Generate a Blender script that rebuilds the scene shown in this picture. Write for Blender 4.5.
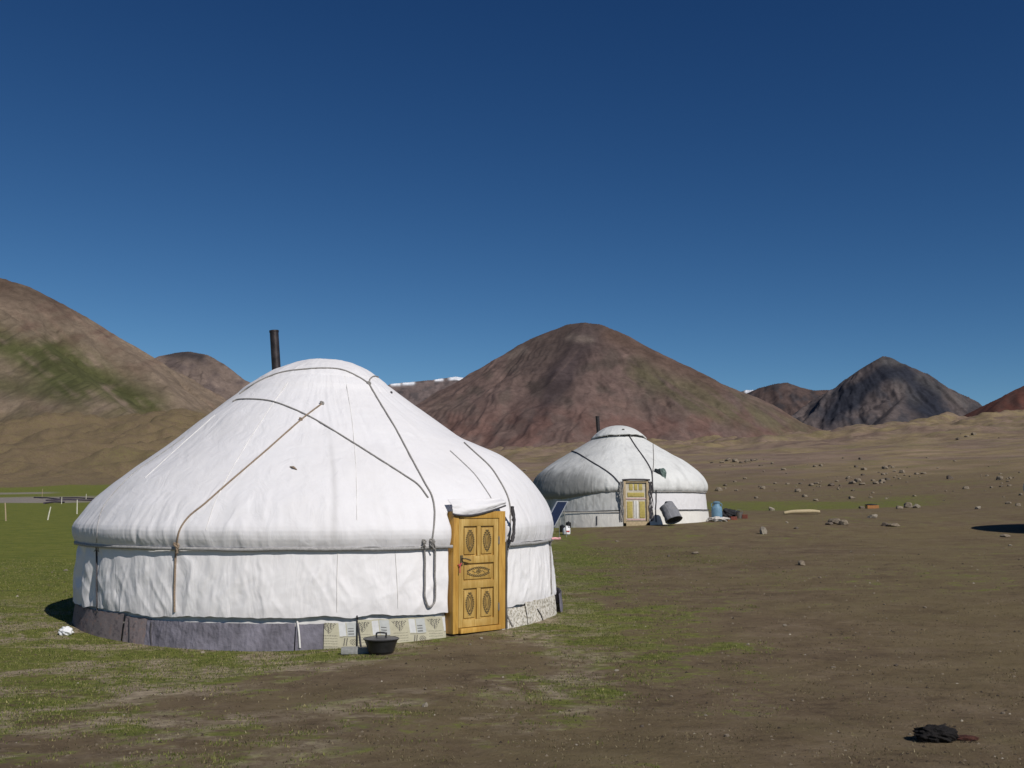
import bpy, bmesh, math, random
import numpy as np
from mathutils import Vector, Matrix
from mathutils.bvhtree import BVHTree
R = math.radians
random.seed(7)
rng = np.random.default_rng(7)
for o in list(bpy.data.objects): bpy.data.objects.remove(o)
SC = bpy.context.scene
COL = SC.collection

# ------------------------------------------------------------ camera, sky, sun, exposure
EYE = 1.6
FPX = 1000.0
HORIZON = 505.0
PITCH = math.atan((HORIZON - 384) / FPX)
cd = bpy.data.cameras.new('camera'); cam = bpy.data.objects.new('camera', cd); COL.objects.link(cam)
cam.location = (0, 0, EYE); cam.rotation_euler = (R(90) + PITCH, 0, 0)
cd.sensor_width = 36; cd.lens = 36 * FPX / 1024; cd.clip_start = 0.1; cd.clip_end = 60000
SC.camera = cam
SUN_AZ, SUN_EL = R(144), R(40)          # azimuth clockwise from +Y: behind the camera, to the right
W = bpy.data.worlds.new('World'); SC.world = W; W.use_nodes = True
nt = W.node_tree; nt.nodes.clear()
sky = nt.nodes.new('ShaderNodeTexSky'); sky.sky_type = 'NISHITA'; sky.sun_disc = False
sky.sun_elevation = SUN_EL; sky.sun_rotation = SUN_AZ
sky.altitude = 3800; sky.air_density = 1.0; sky.dust_density = 0.15; sky.ozone_density = 3.0
bg = nt.nodes.new('ShaderNodeBackground'); bg.inputs['Strength'].default_value = 0.085
wo = nt.nodes.new('ShaderNodeOutputWorld')
sep = nt.nodes.new('ShaderNodeSeparateColor'); cmb = nt.nodes.new('ShaderNodeCombineColor')      # deep, polarised high-altitude blue
nt.links.new(sky.outputs[0], sep.inputs[0])
for _i, (_p, _k) in enumerate(((1.72, 0.268), (1.40, 0.41), (1.13, 0.60))):
    _pw = nt.nodes.new('ShaderNodeMath'); _pw.operation = 'POWER'; _pw.inputs[1].default_value = _p
    _ml = nt.nodes.new('ShaderNodeMath'); _ml.operation = 'MULTIPLY'; _ml.inputs[1].default_value = _k
    nt.links.new(sep.outputs[_i], _pw.inputs[0]); nt.links.new(_pw.outputs[0], _ml.inputs[0]); nt.links.new(_ml.outputs[0], cmb.inputs[_i])
nt.links.new(cmb.outputs[0], bg.inputs[0]); nt.links.new(bg.outputs[0], wo.inputs[0])
sd = bpy.data.lights.new('sun', 'SUN'); sd.energy = 3.95; sd.angle = R(0.5); sd.color = (1.0, 0.955, 0.89)
sun = bpy.data.objects.new('sun', sd); COL.objects.link(sun)
SDIR = Vector((math.sin(SUN_AZ) * math.cos(SUN_EL), math.cos(SUN_AZ) * math.cos(SUN_EL), math.sin(SUN_EL)))
sun.rotation_euler = SDIR.to_track_quat('Z', 'Y').to_euler(); sun.location = SDIR * 50
vs = SC.view_settings; vs.view_transform = 'Standard'; vs.look = 'None'; vs.exposure = 0.0; vs.gamma = 1.0; vs.use_curve_mapping = False

# ------------------------------------------------------------ pixel <-> world
def ray(px, py):
    a, b = (px - 512) / FPX, (384 - py) / FPX
    c, s = math.cos(PITCH), math.sin(PITCH)
    return Vector((a, c - b * s, s + b * c))
def at_depth(px, py, y):
    d = ray(px, py); return Vector((0, 0, EYE)) + d * (y / d.y)
def world_x(px, y): return at_depth(px, HORIZON, y).x

# ------------------------------------------------------------ noise
def _h(ix, iy, seed):
    n = (ix.astype(np.int64) * 374761393 + iy.astype(np.int64) * 668265263 + seed * 982451653) & 0xffffffff
    n = ((n ^ (n >> 13)) * 1274126177) & 0xffffffff
    n = n ^ (n >> 16)
    return (n & 0xffff) / 65535.0
def noise(x, y, seed=0):
    x = np.asarray(x, float); y = np.asarray(y, float)
    ix = np.floor(x); iy = np.floor(y); fx = x - ix; fy = y - iy
    def g(i, j):
        a = _h(ix + i, iy + j, seed) * 2 * np.pi
        return np.cos(a) * (fx - i) + np.sin(a) * (fy - j)
    u = fx * fx * fx * (fx * (fx * 6 - 15) + 10); v = fy * fy * fy * (fy * (fy * 6 - 15) + 10)
    return ((g(0, 0) * (1 - u) + g(1, 0) * u) * (1 - v) + (g(0, 1) * (1 - u) + g(1, 1) * u) * v) * 1.5
def fbm(x, y, seed=0, oct=5, gain=0.5, lac=2.03):
    s = 0; a = 1; t = 0
    for k in range(oct):
        s = s + a * noise(x, y, seed + k * 17); t += a; a *= gain; x = x * lac + 3.1; y = y * lac + 1.7
    return s / t
def ridged(x, y, seed=0, oct=4, gain=0.55):
    s = 0; a = 1; t = 0
    for k in range(oct):
        s = s + a * (1 - np.abs(noise(x, y, seed + k * 31)) * 2); t += a; a *= gain; x = x * 2.1; y = y * 2.1
    return s / t
def sstep(a, b, x):
    t = np.clip((np.asarray(x, float) - a) / (b - a), 0, 1); return t * t * (3 - 2 * t)

# ------------------------------------------------------------ mesh helpers
def mesh_obj(name, verts, faces, mat=None, parent=None, smooth=True, col=None, attrs=None):
    me = bpy.data.meshes.new(name)
    me.from_pydata([tuple(v) for v in verts], [], [tuple(f) for f in faces]) if not isinstance(verts, np.ndarray) else np_fill(me, verts, faces)
    me.update()
    if smooth: me.polygons.foreach_set('use_smooth', [True] * len(me.polygons))
    if col is not None:
        ca = me.color_attributes.new('Col', 'FLOAT_COLOR', 'POINT')
        c = np.ones((len(me.vertices), 4), np.float32); c[:, :3] = col; ca.data.foreach_set('color', c.ravel())
    for k, v in (attrs or {}).items():
        at = me.attributes.new(k, 'FLOAT', 'POINT'); at.data.foreach_set('value', np.asarray(v, np.float32).ravel())
    if mat: me.materials.append(mat)
    o = bpy.data.objects.new(name, me); COL.objects.link(o)
    if parent: o.parent = parent
    return o
def np_fill(me, verts, faces):
    faces = np.asarray(faces, np.int32); k = faces.shape[1]
    me.vertices.add(len(verts)); me.vertices.foreach_set('co', verts.astype(np.float32).ravel())
    me.loops.add(faces.size); me.loops.foreach_set('vertex_index', faces.ravel())
    me.polygons.add(len(faces)); me.polygons.foreach_set('loop_start', np.arange(0, faces.size, k, dtype=np.int32))
    me.polygons.foreach_set('loop_total', np.full(len(faces), k, np.int32))
    me.validate()
def grid_faces(nu, nv, wrap_u=False):
    # vertex index = i*nv + j
    i = np.arange(nu if wrap_u else nu - 1); j = np.arange(nv - 1)
    I, J = np.meshgrid(i, j, indexing='ij'); I2 = (I + 1) % nu
    return np.stack([I * nv + J, I2 * nv + J, I2 * nv + J + 1, I * nv + J + 1], -1).reshape(-1, 4)
def tag(o, label=None, cat=None, group=None, kind=None):
    if label: o['label'] = label
    if cat: o['category'] = cat
    if group: o['group'] = group
    if kind: o['kind'] = kind
    return o
def empty(name, loc, rz=0, **kw):
    o = bpy.data.objects.new(name, None); COL.objects.link(o); o.location = loc; o.rotation_euler = (0, 0, rz)
    o.empty_display_size = 0.2
    return tag(o, **kw)
class MB:
    """collects shapes for ONE mesh"""
    def __init__(s): s.v = []; s.f = []
    def add(s, vs_, fs):
        n = len(s.v); s.v += [Vector(v) for v in vs_]; s.f += [tuple(i + n for i in f) for f in fs]; return s
    def box(s, c, d, rot=None, bev=0.0):
        bm = bmesh.new(); bmesh.ops.create_cube(bm, size=1)
        for v in bm.verts: v.co = Vector((v.co.x * d[0], v.co.y * d[1], v.co.z * d[2]))
        if bev: bmesh.ops.bevel(bm, geom=bm.edges[:], offset=bev, segments=2, affect='EDGES', profile=0.6)
        M = Matrix.Translation(c) @ (rot.to_4x4() if rot is not None else Matrix.Identity(4))
        bm.transform(M); bm.verts.ensure_lookup_table()
        s.add([v.co.copy() for v in bm.verts], [[v.index for v in f.verts] for f in bm.faces]); bm.free(); return s
    def tube(s, pts, r, n=8, flat=None, cap=True):
        pts = [Vector(p) for p in pts]; rings = []; up = Vector((0, 0, 1)); N = None
        for i, p in enumerate(pts):
            t = (pts[min(i + 1, len(pts) - 1)] - pts[max(i - 1, 0)]).normalized()
            if N is None:
                N = t.cross(up if abs(t.z) < 0.9 else Vector((1, 0, 0))).normalized()
            N = (N - t * N.dot(t)).normalized(); B = t.cross(N)
            rr = r[i] if hasattr(r, '__len__') else r
            rings.append([p + (N * math.cos(2 * math.pi * k / n) + B * math.sin(2 * math.pi * k / n)) * rr for k in range(n)])
        vs_ = [v for ring in rings for v in ring]; fs = []
        for i in range(len(pts) - 1):
            for k in range(n):
                k2 = (k + 1) % n; fs.append((i * n + k, i * n + k2, (i + 1) * n + k2, (i + 1) * n + k))
        if cap: fs += [tuple(range(n))[::-1], tuple((len(pts) - 1) * n + k for k in range(n))]
        return s.add(vs_, fs)
    def lathe(s, prof, n=24, c=(0, 0, 0), M=None, cap=True):
        c = Vector(c); vs_ = []
        for (r, z) in prof:
            for k in range(n):
                v = Vector((r * math.cos(2 * math.pi * k / n), r * math.sin(2 * math.pi * k / n), z))
                if M is not None: v = M @ v
                vs_.append(v + c)
        fs = []
        for i in range(len(prof) - 1):
            for k in range(n):
                k2 = (k + 1) % n; fs.append((i * n + k, i * n + k2, (i + 1) * n + k2, (i + 1) * n + k))
        if cap: fs += [tuple(range(n))[::-1], tuple((len(prof) - 1) * n + k for k in range(n))]
        return s.add(vs_, fs)
    def build(s, name, mat=None, parent=None, smooth=True):
        o = mesh_obj(name, s.v, s.f, mat, parent, smooth)
        if smooth:
            try: o.data.set_sharp_from_angle(angle=R(40))
            except Exception: pass
        return o
def spline(pts, n=6):
    """Catmull-Rom through pts"""
    P = [Vector(p) for p in pts]; P = [P[0] * 2 - P[1]] + P + [P[-1] * 2 - P[-2]]; out = []
    for i in range(1, len(P) - 2):
        for k in range(n):
            t = k / n; a, b, c, d = P[i - 1], P[i], P[i + 1], P[i + 2]
            out.append(0.5 * ((2 * b) + (c - a) * t + (2 * a - 5 * b + 4 * c - d) * t * t + (3 * b - a - 3 * c + d) * t ** 3))
    out.append(P[-2]); return out

# ------------------------------------------------------------ materials
class NT:
    def __init__(s, name, rough=0.8, spec=0.3):
        s.m = bpy.data.materials.new(name); s.m.use_nodes = True; s.t = s.m.node_tree
        s.b = s.t.nodes['Principled BSDF']; s.b.inputs['Roughness'].default_value = rough
        s.b.inputs['Specular IOR Level'].default_value = spec
    def n(s, typ, **kw):
        x = s.t.nodes.new(typ)
        for k, v in kw.items():
            if k.startswith('i_'): x.inputs[k[2:].replace('_', ' ')].default_value = v
            else: setattr(x, k, v)
        return x
    def l(s, a, b): s.t.links.new(a, b)
    def coords(s, scale=(1, 1, 1), kind='Object'):
        tc = s.n('ShaderNodeTexCoord'); mp = s.n('ShaderNodeMapping'); mp.inputs['Scale'].default_value = scale
        s.l(tc.outputs[kind], mp.inputs['Vector']); return mp.outputs[0]
    def noise(s, vec, scale, detail=6, rough=0.6, dist=0.0):
        x = s.n('ShaderNodeTexNoise'); s.l(vec, x.inputs['Vector'])
        x.inputs['Scale'].default_value = scale; x.inputs['Detail'].default_value = detail
        x.inputs['Roughness'].default_value = rough; x.inputs['Distortion'].default_value = dist
        return x.outputs['Fac']
    def ramp(s, fac, stops, interp='LINEAR'):
        x = s.n('ShaderNodeValToRGB'); x.color_ramp.interpolation = interp; e = x.color_ramp.elements
        while len(e) < len(stops): e.new(0.5)
        for k, (p, c) in enumerate(stops):
            e[k].position = p; e[k].color = (c, c, c, 1) if not hasattr(c, '__len__') else (*c, 1)
        s.l(fac, x.inputs[0]); return x.outputs[0]
    def mix(s, fac, a, b, mode='MIX'):
        x = s.n('ShaderNodeMix', data_type='RGBA', blend_type=mode)
        for v, sock in ((fac, x.inputs[0]), (a, x.inputs[6]), (b, x.inputs[7])):
            if isinstance(v, bpy.types.NodeSocket): s.l(v, sock)
            elif hasattr(v, '__len__'): sock.default_value = (*v, 1)
            else: sock.default_value = v
        return x.outputs[2]
    def math(s, op, a, b=0.0, c=None, clamp=False):
        x = s.n('ShaderNodeMath', operation=op, use_clamp=clamp)
        for v, sock in ((a, x.inputs[0]), (b, x.inputs[1])) + (((c, x.inputs[2]),) if c is not None else ()):
            if isinstance(v, bpy.types.NodeSocket): s.l(v, sock)
            else: sock.default_value = v
        return x.outputs[0]
    def attr(s, name, out='Color'):
        x = s.n('ShaderNodeAttribute', attribute_name=name); return x.outputs[out]
    def color(s, c):
        if isinstance(c, bpy.types.NodeSocket): s.l(c, s.b.inputs['Base Color'])
        else: s.b.inputs['Base Color'].default_value = (*c, 1)
        return s
    def bump(s, h, strength=0.3, dist=0.02, prev=None):
        x = s.n('ShaderNodeBump'); x.inputs['Strength'].default_value = strength; x.inputs['Distance'].default_value = dist
        s.l(h, x.inputs['Height'])
        if prev is not None: s.l(prev, x.inputs['Normal'])
        s.l(x.outputs[0], s.b.inputs['Normal']); return x.outputs[0]

def simple(name, c, rough=0.7, var=0.25, scale=12, bump=0.15, metal=0, spec=0.3, dist=0.01, streak=(1, 1, 1)):
    k = NT(name, rough, spec); v = k.coords(streak); n = k.noise(v, scale, 5, 0.6)
    dark = tuple(x * (1 - var) for x in c); light = tuple(min(1, x * (1 + var)) for x in c)
    k.color(k.ramp(n, [(0.3, dark), (0.7, light)])); k.b.inputs['Metallic'].default_value = metal
    if bump: k.bump(k.noise(v, scale * 4, 4), bump, dist)
    return k.m

def canvas_mat(name, base, dirt, dirt_amt=0.25, lo=0.0):
    k = NT(name, 0.75, 0.25); v = k.coords()
    big = k.noise(v, 0.9, 6, 0.65, 0.4); fine = k.noise(v, 9, 6, 0.7)
    c = k.mix(k.math('MULTIPLY', k.ramp(big, [(0.4, 0.0), (0.75, 1.0)]), dirt_amt), base, dirt)
    c = k.mix(k.math('MULTIPLY', k.ramp(fine, [(0.45, 0.0), (0.8, 1.0)]), dirt_amt * 0.6), c, dirt)
    c = k.mix(k.attr('dirt', 'Fac'), c, tuple(x * 0.55 for x in dirt))
    k.color(c)
    # creases: stretched noise down the cloth
    v2 = k.coords((3.0, 3.0, 0.8)); cr = k.noise(v2, 1.3, 5, 0.5, 1.2)
    p = k.bump(cr, 0.35, 0.05)
    k.bump(k.noise(v, 55, 3), 0.08, 0.005, p)
    return k.m
M = {}
M['canvas'] = canvas_mat('white_canvas', (0.72, 0.705, 0.72), (0.60, 0.57, 0.55), 0.28)
M['canvas_wall'] = canvas_mat('white_wall_canvas', (0.80, 0.78, 0.79), (0.68, 0.65, 0.64), 0.25)
M['old_canvas'] = canvas_mat('weathered_canvas', (0.68, 0.68, 0.665), (0.42, 0.42, 0.41), 0.35)
M['felt_white'] = canvas_mat('felt_white', (0.72, 0.70, 0.66), (0.5, 0.47, 0.42), 0.4)
M['lilac'] = simple('faded_lilac_cloth', (0.165, 0.155, 0.185), 0.9, 0.3, 4, 0.45, dist=0.03)
M['liner'] = simple('liner_cloth', (0.66, 0.64, 0.62), 0.85, 0.15, 6, 0.2)
M['dark_inner'] = simple('dark_felt_lining', (0.09, 0.085, 0.08), 0.95, 0.3, 8, 0.3)
M['rope_grey'] = simple('grey_rope', (0.27, 0.255, 0.24), 0.9, 0.35, 60, 0.6)
M['rope_brown'] = simple('brown_horsehair_rope', (0.26, 0.195, 0.14), 0.9, 0.35, 60, 0.6)
M['rope_dark'] = simple('dark_rope', (0.07, 0.065, 0.07), 0.9, 0.35, 60, 0.6)
M['band'] = simple('woven_grey_band', (0.33, 0.32, 0.315), 0.9, 0.25, 30, 0.4)
M['pipe'] = simple('sooty_stovepipe', (0.035, 0.028, 0.028), 0.45, 0.5, 9, 0.2, metal=0.4, spec=0.5)
def wood_mat(name, a, b, c):
    k = NT(name, 0.42, 0.45); v = k.coords((14, 14, 1.1)); n = k.noise(v, 2.2, 7, 0.6, 1.2)
    big = k.noise(k.coords((3, 3, 1)), 1.5, 3)
    col = k.ramp(n, [(0.3, a), (0.5, b), (0.72, c)])
    k.color(k.mix(k.ramp(big, [(0.4, 0.0), (0.65, 0.7)]), col, a)); k.bump(n, 0.12, 0.004); return k.m
M['wood'] = wood_mat('honey_varnished_pine', (0.33, 0.19, 0.045), (0.49, 0.315, 0.09), (0.60, 0.42, 0.16))
M['wood_frame'] = wood_mat('amber_frame_pine', (0.36, 0.185, 0.035), (0.52, 0.30, 0.065), (0.60, 0.38, 0.10))
M['carving'] = simple('dark_carving_paint', (0.10, 0.075, 0.04), 0.6, 0.3, 30, 0.2)
M['black_metal'] = simple('black_painted_iron', (0.018, 0.018, 0.02), 0.35, 0.3, 15, 0.15, spec=0.5)
M['steel'] = simple('worn_steel', (0.35, 0.34, 0.33), 0.4, 0.2, 20, 0.2, metal=0.8)
def attr_mat(name, rough=0.9, bump=0.2, scale=30, var=0.15, dist=0.01):
    k = NT(name, rough, 0.25); n = k.noise(k.coords(), scale, 5, 0.6)
    k.color(k.mix(1.0, k.attr('Col'), k.ramp(n, [(0.3, 1 - var), (0.7, 1.0)]), 'MULTIPLY')); k.bump(n, bump, dist); return k.m
M['print_cloth'] = attr_mat('printed_sack_cloth', 0.9, 0.15, 25, 0.12)

# ------------------------------------------------------------ GROUND
CPX = np.array([-500, -200, 0, 60, 110, 160, 220, 330, 450, 520, 560, 640, 712, 780, 850, 930, 1024, 1200, 1600], float)
RAD = np.array([3, 12, 20, 30, 38, 46, 56, 70, 90, 120, 170, 240, 330, 450, 620, 850, 1200, 2000], float)
YT = {  # picture rows that the ground reaches at each radius (None = flat ground)
 -500: [0, 0, 583, 556, 544, 536, 528, 520, 512, 506, 501, 496, 490, 480, 465, 440, 430, 440],
 -200: [0, 0, 583, 556, 544, 536, 528, 520, 512, 506, 501, 496, 490, 480, 465, 430, 430, 450],
 0:    [0, 0, 584, 557, 545, 536, 527, 519, 511, 505, 500, 495, 489, 476, 452, 428, 425, 450],
 60:   [0, 0, 584, 557, 545, 536, 527, 519, 511, 505, 500, 494, 488, 474, 446, 415, 420, 450],
 110:  [0, 0, 584, 557, 544, 535, 526, 518, 510, 504, 499, 493, 487, 474, 450, 425, 425, 450],
 160:  [0, 0, 584, 556, 543, 534, 525, 517, 509, 503, 498, 492, 486, 470, 440, 412, 420, 450],
 220:  [0, 0, 583, 555, 541, 532, 524, 516, 508, 502, 497, 490, 482, 466, 440, 415, 425, 450],
 330:  [0, 0, 583, 554, 538, 530, 522, 514, 506, 500, 494, 486, 476, 464, 450, 440, 445, 455],
 450:  [0, 0, 582, 552, 535, 527, 520, 512, 504, 498, 490, 481, 472, 463, 455, 452, 456, 460],
 520:  [0, 0, 582, 551, 532, 524, 518, 512, 504, 497, 487, 477, 467, 458, 452, 450, 456, 462],
 560:  [0, 0, 582, 549, 527, 521, 516, 512, 504, 496, 485, 474, 463, 455, 450, 450, 456, 462],
 640:  [0, 0, 582, 548, 523.5, 518, 514, 511, 503, 495, 482, 470, 459, 450, 446, 449, 456, 462],
 712:  [0, 0, 582, 547, 523, 515.5, 512.5, 511, 504, 495, 481, 468, 456, 447, 441, 446, 455, 462],
 780:  [0, 0, 582, 547, 525, 515.5, 511, 511.5, 505, 494, 479, 465, 453, 444, 436, 442, 452, 460],
 850:  [0, 0, 582, 547, 529, 519, 510.5, 509, 504, 492, 476, 462, 450, 440, 430, 433, 448, 460],
 930:  [0, 0, 582, 548, 532, 521, 511, 506, 500, 488, 472, 459, 446, 434, 425, 424, 440, 458],
 1024: [0, 0, 582, 548, 534, 521, 510, 503, 495, 484, 469, 455, 442, 429, 418, 412, 420, 445],
 1200: [0, 0, 582, 548, 534, 521, 510, 501, 492, 480, 466, 452, 438, 424, 412, 404, 410, 440],
 1600: [0, 0, 582, 548, 534, 521, 510, 501, 492, 480, 466, 452, 438, 424, 412, 404, 410, 440]}
def _tab():
    Z = np.zeros((len(CPX), len(RAD)))
    for i, px in enumerate(CPX):
        for j, r in enumerate(RAD):
            y = YT[int(px)][j]
            if y == 0: Z[i, j] = -0.04 if j else 0.0; continue
            d = ray(px, y); Z[i, j] = EYE + r * d.z / math.hypot(d.x, d.y)
    return Z
ZT = _tab(); AZT = np.arctan2((CPX - 512) / FPX, math.cos(PITCH))
NA, NR = 240, 300
ag = np.linspace(-math.pi, math.pi, NA * 3); lg = np.linspace(math.log(3), math.log(2000), NR)
# table -> smooth grid
_zz = np.array([np.interp(lg, np.log(RAD), ZT[i]) for i in range(len(CPX))])
GZ = np.array([[0.0]]); GZ = np.stack([np.interp(ag, AZT, _zz[:, j]) for j in range(NR)], 1)
_beh = sstep(R(50), R(110), np.abs(ag))[:, None]
GZ = GZ * (1 - _beh) + (_beh * (-0.04 + 0.002 * np.exp(lg)[None, :]))
for _ in range(6):
    GZ[1:-1] = (GZ[:-2] + 2 * GZ[1:-1] + GZ[2:]) / 4
for _ in range(5):
    GZ[:, 1:-1] = (GZ[:, :-2] + 2 * GZ[:, 1:-1] + GZ[:, 2:]) / 4
def base_z(x, y):
    x = np.asarray(x, float); y = np.asarray(y, float)
    a = np.arctan2(x, y); r = np.hypot(x, y); l = np.log(np.clip(r, 3, 2000))
    fa = (a + math.pi) / (2 * math.pi) * (len(ag) - 1); fl = (l - lg[0]) / (lg[-1] - lg[0]) * (NR - 1)
    ia = np.clip(fa.astype(int), 0, len(ag) - 2); il = np.clip(fl.astype(int), 0, NR - 2)
    ta = fa - ia; tl = fl - il
    z = (GZ[ia, il] * (1 - tl) + GZ[ia, il + 1] * tl) * (1 - ta) + (GZ[ia + 1, il] * (1 - tl) + GZ[ia + 1, il + 1] * tl) * ta
    dip = sstep(-0.3, -3.2, x) * sstep(4, 11, y) * sstep(40, 22, y)
    return z - 0.085 * dip
YURTS = [(-2.84, 15.66, 4.2), (4.33, 40.6, 5.2), (21.22, 33.95, 5.2)]
def ground_z(x, y):
    x = np.asarray(x, float); y = np.asarray(y, float); r = np.hypot(x, y)
    z = base_z(x, y)
    near = np.ones_like(r)
    for (cx, cy, rr) in YURTS:
        near = near * (0.25 + 0.75 * sstep(rr * 0.9, rr * 1.6, np.hypot(x - cx, y - cy)))
    amp = 0.03 + 0.12 * sstep(20, 60, r) + 0.7 * sstep(70, 200, r) * 1.0 + 6.0 * sstep(280, 700, r)
    left = sstep(-0.05, -0.3, x / np.maximum(r, 1)) * sstep(400, 300, r)   # level meadow on the left
    amp = amp * (1 - 0.75 * left)
    z = z + near * amp * fbm(x / 6.0, y / 6.0, 3, 3) * sstep(80, 15, r) + near * amp * fbm(x / 26.0, y / 26.0, 5, 4) * sstep(10, 60, r)
    z = z + 7.0 * fbm(x / 130.0, y / 130.0, 8, 5) * sstep(250, 600, r) + (3.2 + 4.5 * sstep(0.05, -0.25, x / np.maximum(r, 1))) * (ridged(x / 60.0, y / 80.0, 12, 3) - 0.6) * sstep(300, 480, r)
    z = z + 0.016 * near * fbm(x / 0.7, y / 0.7, 9, 4) * sstep(50, 8, r)
    return z
def gz(x, y): return float(ground_z(np.array([x]), np.array([y]))[0])
def P(px, py):
    """point on the ground seen at a picture position"""
    d = ray(px, py); d = d / math.hypot(d.x, d.y)
    ts = np.exp(np.linspace(math.log(4), math.log(1500), 2500))
    zz = EYE + ts * d.z; g = ground_z(ts * d.x, ts * d.y)
    k = np.where(zz < g)[0]
    t = ts[k[0]] if len(k) else 1200.0
    return Vector((t * d.x, t * d.y, gz(t * d.x, t * d.y)))

def green_near(X, Y, px):
    n1 = fbm(X / 2.2, Y / 2.6, 21, 5, 0.6); n2 = fbm(X / 9, Y / 11, 22, 3); n3 = fbm(X / 0.55, Y / 0.7, 23, 4, 0.6)
    line = (X - (-0.3 + (Y - 9.0) * 0.33)) / 4.2
    g = 0.47 - 0.42 * line + 0.55 * n1 + 0.3 * n2 + 0.25 * n3
    g = np.clip(g, -0.1, 0.80)
    rad = np.hypot(X + 2.84, Y - 15.66)
    ring = np.exp(-((rad - 3.85) / 0.32) ** 2) * sstep(0.1, -1.2, X + 0.6 * n1)
    g = np.maximum(g, ring * (0.78 + 0.4 * n1))
    ring = np.exp(-((rad - 4.0) / 0.45) ** 2) * sstep(-0.35, 0.1, X); g = np.maximum(g, ring * (0.78 + 0.3 * n1))
    tail = np.exp(-((X - 1.9) / 1.2) ** 2 - ((Y - 14.2) / 1.5) ** 2); g = np.maximum(g, tail * (0.60 + 0.5 * n1))
    for wx, wy, sx, sy, a in ((-0.2, 11.6, 1.2, 0.9, 0.4), (-2.2, 9.2, 1.8, 0.9, 0.30), (-1.0, 10.4, 1.5, 0.7, 0.2), (-5.2, 10.6, 1.2, 0.6, 0.2)):
        g = g - a * np.exp(-((X - wx) / sx) ** 2 - ((Y - wy) / sy) ** 2)
    gm = sstep(-4.2, -6.5, X + (Y - 15) * 0.12) * sstep(13, 18, Y) * 0.95
    gm2 = sstep(330, 300, px) * sstep(19, 26, Y) * 0.98
    g = np.maximum(g, np.maximum(gm * (0.78 + 0.35 * n1), gm2 * (0.93 + 0.25 * n2)))
    return g, n1, n2, gm, gm2
def build_ground():
    a0 = np.linspace(R(-36), R(36), 760); a1 = np.linspace(R(36), R(324), 160)[1:-1]
    A = np.concatenate([a0, a1]); nA = len(A)
    r = np.concatenate([[0.4, 1.5, 3.0], np.exp(np.linspace(math.log(4.0), math.log(2200), 660)), [3500, 6000, 12000, 25000, 50000]])
    AA, RR = np.meshgrid(A, r, indexing='ij')
    X = RR * np.sin(AA); Y = RR * np.cos(AA)
    Z = ground_z(X, Y)
    far = sstep(2000, 3500, RR); Z = Z * (1 - far) + far * 10
    # masks ------------------------------------------------ how much green grows where
    px = 512 + FPX * (X / np.maximum(Y, 0.5)) ; front = (Y > 0.5)
    g, n1, n2, gm, gm2 = green_near(X, Y, px)
    right_side = sstep(0.6, 3.5, X) * sstep(12.0, 17, Y)
    g = g * (1 - right_side) + right_side * (0.30 + 0.20 * n2 + 0.10 * n1)
    tl = np.exp(-((X - 1.5) / 0.9) ** 2 - ((Y - 14.0) / 1.5) ** 2); g = np.maximum(g, tl * (0.62 + 0.4 * n1))
    # green wet strip beyond the crest on the right
    strip = sstep(64, 72, RR) * sstep(112, 92, RR + 10 * n2) * sstep(560, 700, px) * sstep(1040, 880, px)
    g = np.maximum(g, strip * 0.62)
    hill = sstep(105, 140, RR) * sstep(300, 420, px)
    g = g * (1 - hill) + hill * (0.26 + 0.5 * n2 + 0.35 * fbm(X / 60, Y / 90, 31, 4))
    lefth = sstep(330, 370, RR + 20 * n2) * sstep(420, 300, px)
    g = g * (1 - lefth) + lefth * (0.14 + 0.6 * fbm(X / 90, Y / 130, 33, 4))
    # grey river gravel on the left
    grav = sstep(132, 142, RR + 6 * n2) * sstep(205, 190, RR + 9 * n2) * sstep(140, 60, px) + 0.8 * sstep(240, 246, RR) * sstep(264, 258, RR) * sstep(70, 40, px)
    grav = np.clip(grav, 0, 1) * front
    g = np.where(front, g, 0.4)
    fartone = sstep(85, 260, RR)
    lush = np.clip(np.maximum(gm, gm2 * sstep(330, 300, RR)) + strip * 0.15, 0, 1)
    F = grid_faces(nA, len(r), True)[:, ::-1]
    V = np.stack([X, Y, Z], -1).reshape(-1, 3)
    # centre cap
    c = len(V); V = np.vstack([V, [[0, 0, float(Z[:, 0].mean())]]])
    pad = lambda a: np.append(a.ravel(), a.ravel()[0])
    o = mesh_obj('ground', V, F, ground_mat(), None, True, None, {'green': pad(g), 'gravel': pad(grav), 'fartone': pad(fartone), 'lush': pad(lush), 'west': pad(np.where(front, sstep(2.0, 0.2, X) , 0.5))})
    tag(o, kind='structure'); return o
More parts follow.
